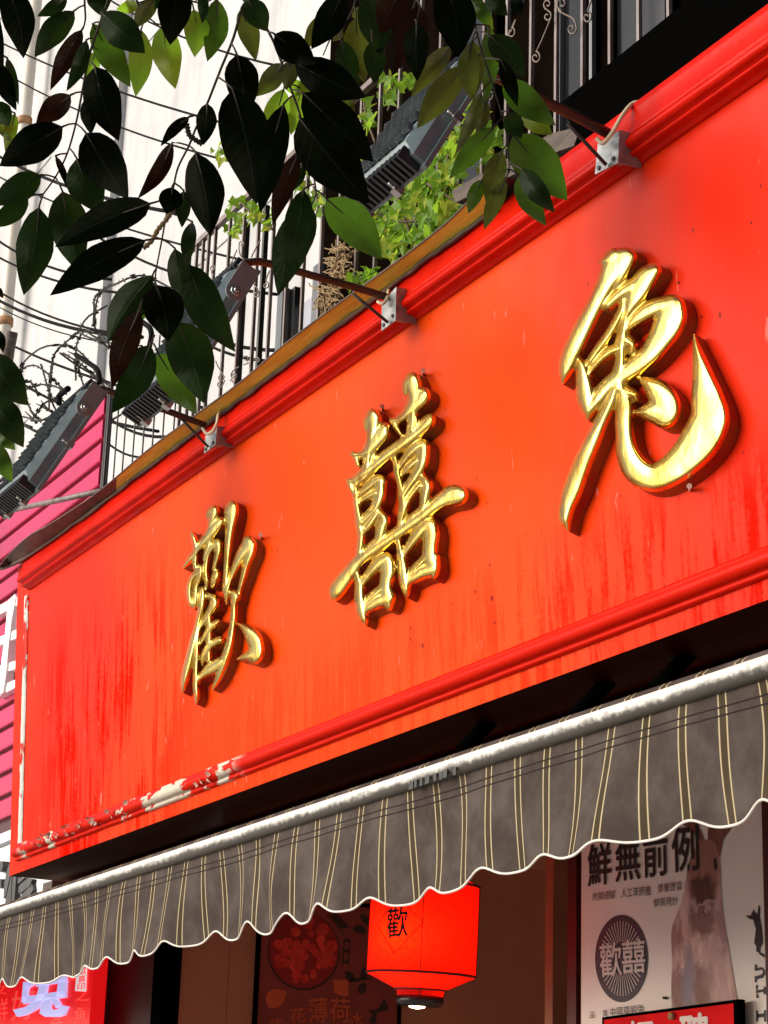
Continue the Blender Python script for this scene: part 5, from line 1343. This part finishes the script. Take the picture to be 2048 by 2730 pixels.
b = MB(); P3 = [atD(*c1(*q), 2.19) for q in catmull([(1180, 780), (1195, 850), (1230, 880), (1280, 912)], 9)]; b.tube(P3, [.0022 + .0012 * (i % 2) for i in range(len(P3))], 6); b.build('dry_catkin', M['twig'], tree)

LV = []
def A(cv, rows):
    for r in rows: LV.append((cv, *r))
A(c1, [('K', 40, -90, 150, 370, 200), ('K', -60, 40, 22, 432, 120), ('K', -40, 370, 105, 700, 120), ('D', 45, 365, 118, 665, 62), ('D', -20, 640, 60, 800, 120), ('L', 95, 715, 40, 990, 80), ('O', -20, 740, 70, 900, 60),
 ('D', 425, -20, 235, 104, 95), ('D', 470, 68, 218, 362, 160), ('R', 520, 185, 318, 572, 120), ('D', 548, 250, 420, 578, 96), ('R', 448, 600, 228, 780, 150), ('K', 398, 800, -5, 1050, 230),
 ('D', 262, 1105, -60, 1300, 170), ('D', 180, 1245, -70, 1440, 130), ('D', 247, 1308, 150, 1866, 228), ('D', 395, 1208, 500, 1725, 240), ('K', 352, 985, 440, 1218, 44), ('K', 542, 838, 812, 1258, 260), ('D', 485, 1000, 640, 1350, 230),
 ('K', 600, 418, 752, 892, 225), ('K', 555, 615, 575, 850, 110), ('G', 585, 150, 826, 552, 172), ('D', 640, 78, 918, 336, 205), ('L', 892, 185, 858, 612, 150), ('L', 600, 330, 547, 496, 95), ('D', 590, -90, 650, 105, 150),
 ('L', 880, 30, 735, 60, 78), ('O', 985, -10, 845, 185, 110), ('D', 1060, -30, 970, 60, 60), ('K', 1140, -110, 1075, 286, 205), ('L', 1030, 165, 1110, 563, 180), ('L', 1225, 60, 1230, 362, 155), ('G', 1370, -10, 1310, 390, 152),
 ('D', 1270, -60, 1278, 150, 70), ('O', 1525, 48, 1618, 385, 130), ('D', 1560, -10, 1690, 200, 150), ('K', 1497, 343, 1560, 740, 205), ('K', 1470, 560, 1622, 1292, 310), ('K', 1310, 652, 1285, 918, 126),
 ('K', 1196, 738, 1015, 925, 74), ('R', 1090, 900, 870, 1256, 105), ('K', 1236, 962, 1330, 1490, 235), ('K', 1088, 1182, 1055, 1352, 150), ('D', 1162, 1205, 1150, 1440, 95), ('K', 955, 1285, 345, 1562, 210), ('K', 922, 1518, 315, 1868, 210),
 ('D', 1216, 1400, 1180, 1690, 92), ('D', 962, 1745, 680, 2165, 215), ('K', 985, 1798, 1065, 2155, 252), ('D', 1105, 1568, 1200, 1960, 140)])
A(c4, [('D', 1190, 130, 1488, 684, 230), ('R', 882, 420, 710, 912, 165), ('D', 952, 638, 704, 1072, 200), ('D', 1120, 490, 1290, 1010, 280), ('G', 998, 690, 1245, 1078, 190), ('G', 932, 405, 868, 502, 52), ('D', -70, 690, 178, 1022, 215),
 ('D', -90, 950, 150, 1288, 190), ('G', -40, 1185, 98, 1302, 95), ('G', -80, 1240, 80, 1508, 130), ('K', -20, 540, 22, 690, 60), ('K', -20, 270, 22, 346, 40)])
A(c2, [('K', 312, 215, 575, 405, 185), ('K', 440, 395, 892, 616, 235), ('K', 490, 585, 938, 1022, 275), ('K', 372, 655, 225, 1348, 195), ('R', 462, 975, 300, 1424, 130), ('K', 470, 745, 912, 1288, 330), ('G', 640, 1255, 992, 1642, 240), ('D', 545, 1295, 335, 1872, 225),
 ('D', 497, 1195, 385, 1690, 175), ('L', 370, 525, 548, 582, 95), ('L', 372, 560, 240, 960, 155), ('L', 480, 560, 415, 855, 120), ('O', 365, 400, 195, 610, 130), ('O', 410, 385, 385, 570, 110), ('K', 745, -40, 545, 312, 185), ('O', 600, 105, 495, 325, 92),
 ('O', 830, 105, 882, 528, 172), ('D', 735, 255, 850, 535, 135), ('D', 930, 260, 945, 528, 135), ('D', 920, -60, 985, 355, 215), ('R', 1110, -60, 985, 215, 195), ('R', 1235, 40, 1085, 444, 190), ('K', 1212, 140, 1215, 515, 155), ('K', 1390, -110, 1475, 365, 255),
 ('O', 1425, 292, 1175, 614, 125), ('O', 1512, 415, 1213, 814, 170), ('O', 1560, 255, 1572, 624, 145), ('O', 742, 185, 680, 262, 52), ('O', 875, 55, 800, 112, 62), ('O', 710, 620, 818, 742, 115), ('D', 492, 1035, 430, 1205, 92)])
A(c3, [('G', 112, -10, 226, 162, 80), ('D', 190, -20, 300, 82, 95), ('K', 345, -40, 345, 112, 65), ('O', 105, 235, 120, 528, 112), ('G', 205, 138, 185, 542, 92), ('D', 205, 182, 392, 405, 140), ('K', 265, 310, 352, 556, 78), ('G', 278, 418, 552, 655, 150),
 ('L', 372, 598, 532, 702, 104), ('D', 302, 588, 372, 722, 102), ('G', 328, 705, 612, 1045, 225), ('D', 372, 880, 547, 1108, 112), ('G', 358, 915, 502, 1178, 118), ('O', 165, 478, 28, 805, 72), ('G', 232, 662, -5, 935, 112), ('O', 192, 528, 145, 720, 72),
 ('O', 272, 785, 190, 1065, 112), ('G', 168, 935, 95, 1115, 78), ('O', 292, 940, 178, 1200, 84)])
DOFF = {'K': -.10, 'D': -.03, 'R': -.07, 'O': .05, 'G': .06, 'L': .14}
NL, NW = 11, 7
def make_leaf(cv, kind, bx, by, tx, ty, w):
    p0, p1 = cv(bx, by), cv(tx, ty); sc = (cv(1, 0)[0] - cv(0, 0)[0]); wp = w * sc
    best = None
    for k, (s, P3, D) in enumerate(tw_data):
        for i, (x, y) in enumerate(s):
            d = (x - p0[0]) ** 2 + (y - p0[1]) ** 2
            if best is None or d < best[0]: best = (d, k, i)
    d, k, i = best; D = tw_data[k][2]
    db = D + DOFF[kind] + random.uniform(-.04, .04); dt = db + random.uniform(-.035, .035)
    dx, dy = p1[0] - p0[0], p1[1] - p0[1]; L = math.hypot(dx, dy); nx, ny = -dy / L, dx / L
    b_ = MB(); uv = []; bend = random.uniform(-.06, .06) * L; fold = random.uniform(.10, .6); curl = random.uniform(-.05, .06); tw = random.uniform(-.5, .5)
    pk_ = random.uniform(.74, .86); wav = random.uniform(0, 6)
    for a in range(NL + 1):
        t = a / NL; prof = (math.sin(math.pi * min(1, t ** pk_)) ** .82) * (1 - .22 * t ** 5) if 0 < t < 1 else 0.0
        hw = wp / 2 * prof * 1.05
        cxp, cyp = p0[0] + dx * t + nx * bend * math.sin(math.pi * t), p0[1] + dy * t + ny * bend * math.sin(math.pi * t)
        dd = db + (dt - db) * t + curl * math.sin(math.pi * t)
        for c in range(NW):
            u = -1 + 2 * c / (NW - 1)
            ripple = .02 * math.sin(t * 17 + wav + u * 2) * (abs(u) > .6) * hw
            dep = dd + (hw / F * dd) * (fold * abs(u) + tw * u) + .0012 * math.sin(t * 19 + wav) * abs(u)
            b_.v.append(atD(cxp + nx * (hw * u + ripple), cyp + ny * (hw * u + ripple), dep)); uv.append((u, t))
    for a in range(NL):
        for c in range(NW - 1): b_.f.append([a * NW + c, a * NW + c + 1, (a + 1) * NW + c + 1, (a + 1) * NW + c]); b_.m.append(0); b_.sm.append(True)
    # petiole
    if d ** .5 < 75: q = tw_data[k][1][max(0, i - 1)]
    else: q = atD(p0[0] - dx / L * 22, p0[1] - dy / L * 22 - 8, db)
    e = atD(*p0, db); m_ = q.lerp(e, .55) - (atD(p0[0], p0[1] + 4, db) - e) * .6
    kf = len(b_.f); b_.tube([q, m_, e, b_.v[NW * 3 + NW // 2]], [.0011, .0010, .0012, .0006], 5)
    for ii in range(kf, len(b_.f)): b_.m[ii] = 1
    uv += [(0, .5)] * (len(b_.v) - len(uv))
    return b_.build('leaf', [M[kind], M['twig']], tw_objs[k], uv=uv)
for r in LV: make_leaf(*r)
ident = lambda x, y: (x, y)
for (s_, P3_, D_) in tw_data:                      # the same twigs go on above the picture
    up_ = [q for q in s_ if q[1] < -95]
    for q_ in range(9):
        if not up_: break
        x_, y_ = random.choice(up_); a_ = random.uniform(.35, 2.8); L_ = random.uniform(60, 110)
        ty_ = y_ + L_ * math.sin(a_)
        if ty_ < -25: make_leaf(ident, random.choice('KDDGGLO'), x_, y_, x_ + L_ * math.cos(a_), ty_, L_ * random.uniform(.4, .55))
# unseen crown of the same tree, enlarged to block skylight and darken reflections
cr = MB(); cu = []
for _ in range(5200):
    d = Vector((random.gauss(0, 1), random.gauss(0, 1), random.gauss(0, .6))); d = d.normalized() * random.random() ** .4
    c = Vector((-1.1 + d.x * 2.7, -1.3 + d.y * 2.0, 5.6 + d.z * 1.5))
    n = Vector((random.gauss(0, .5), random.gauss(0, .5), 1)).normalized(); t = n.orthogonal().normalized(); t = Matrix.Rotation(random.uniform(0, 6.28), 3, n) @ t; s = n.cross(t); L = random.uniform(.14, .24); W = L * .42
    if (c - CAM).normalized().dot(ROT @ Vector((0, 0, 1))) > .93: continue
    cr.add([c, c + t * L * .45 + s * W / 2, c + t * L, c + t * L * .45 - s * W / 2], [(0, 1, 2, 3)]); cu += [(0, 0), (1, .5), (0, 1), (-1, .5)]
cro = cr.build('enlarged_unseen_crown', M['D'], tree, uv=cu); cro['kind'] = 'stuff'
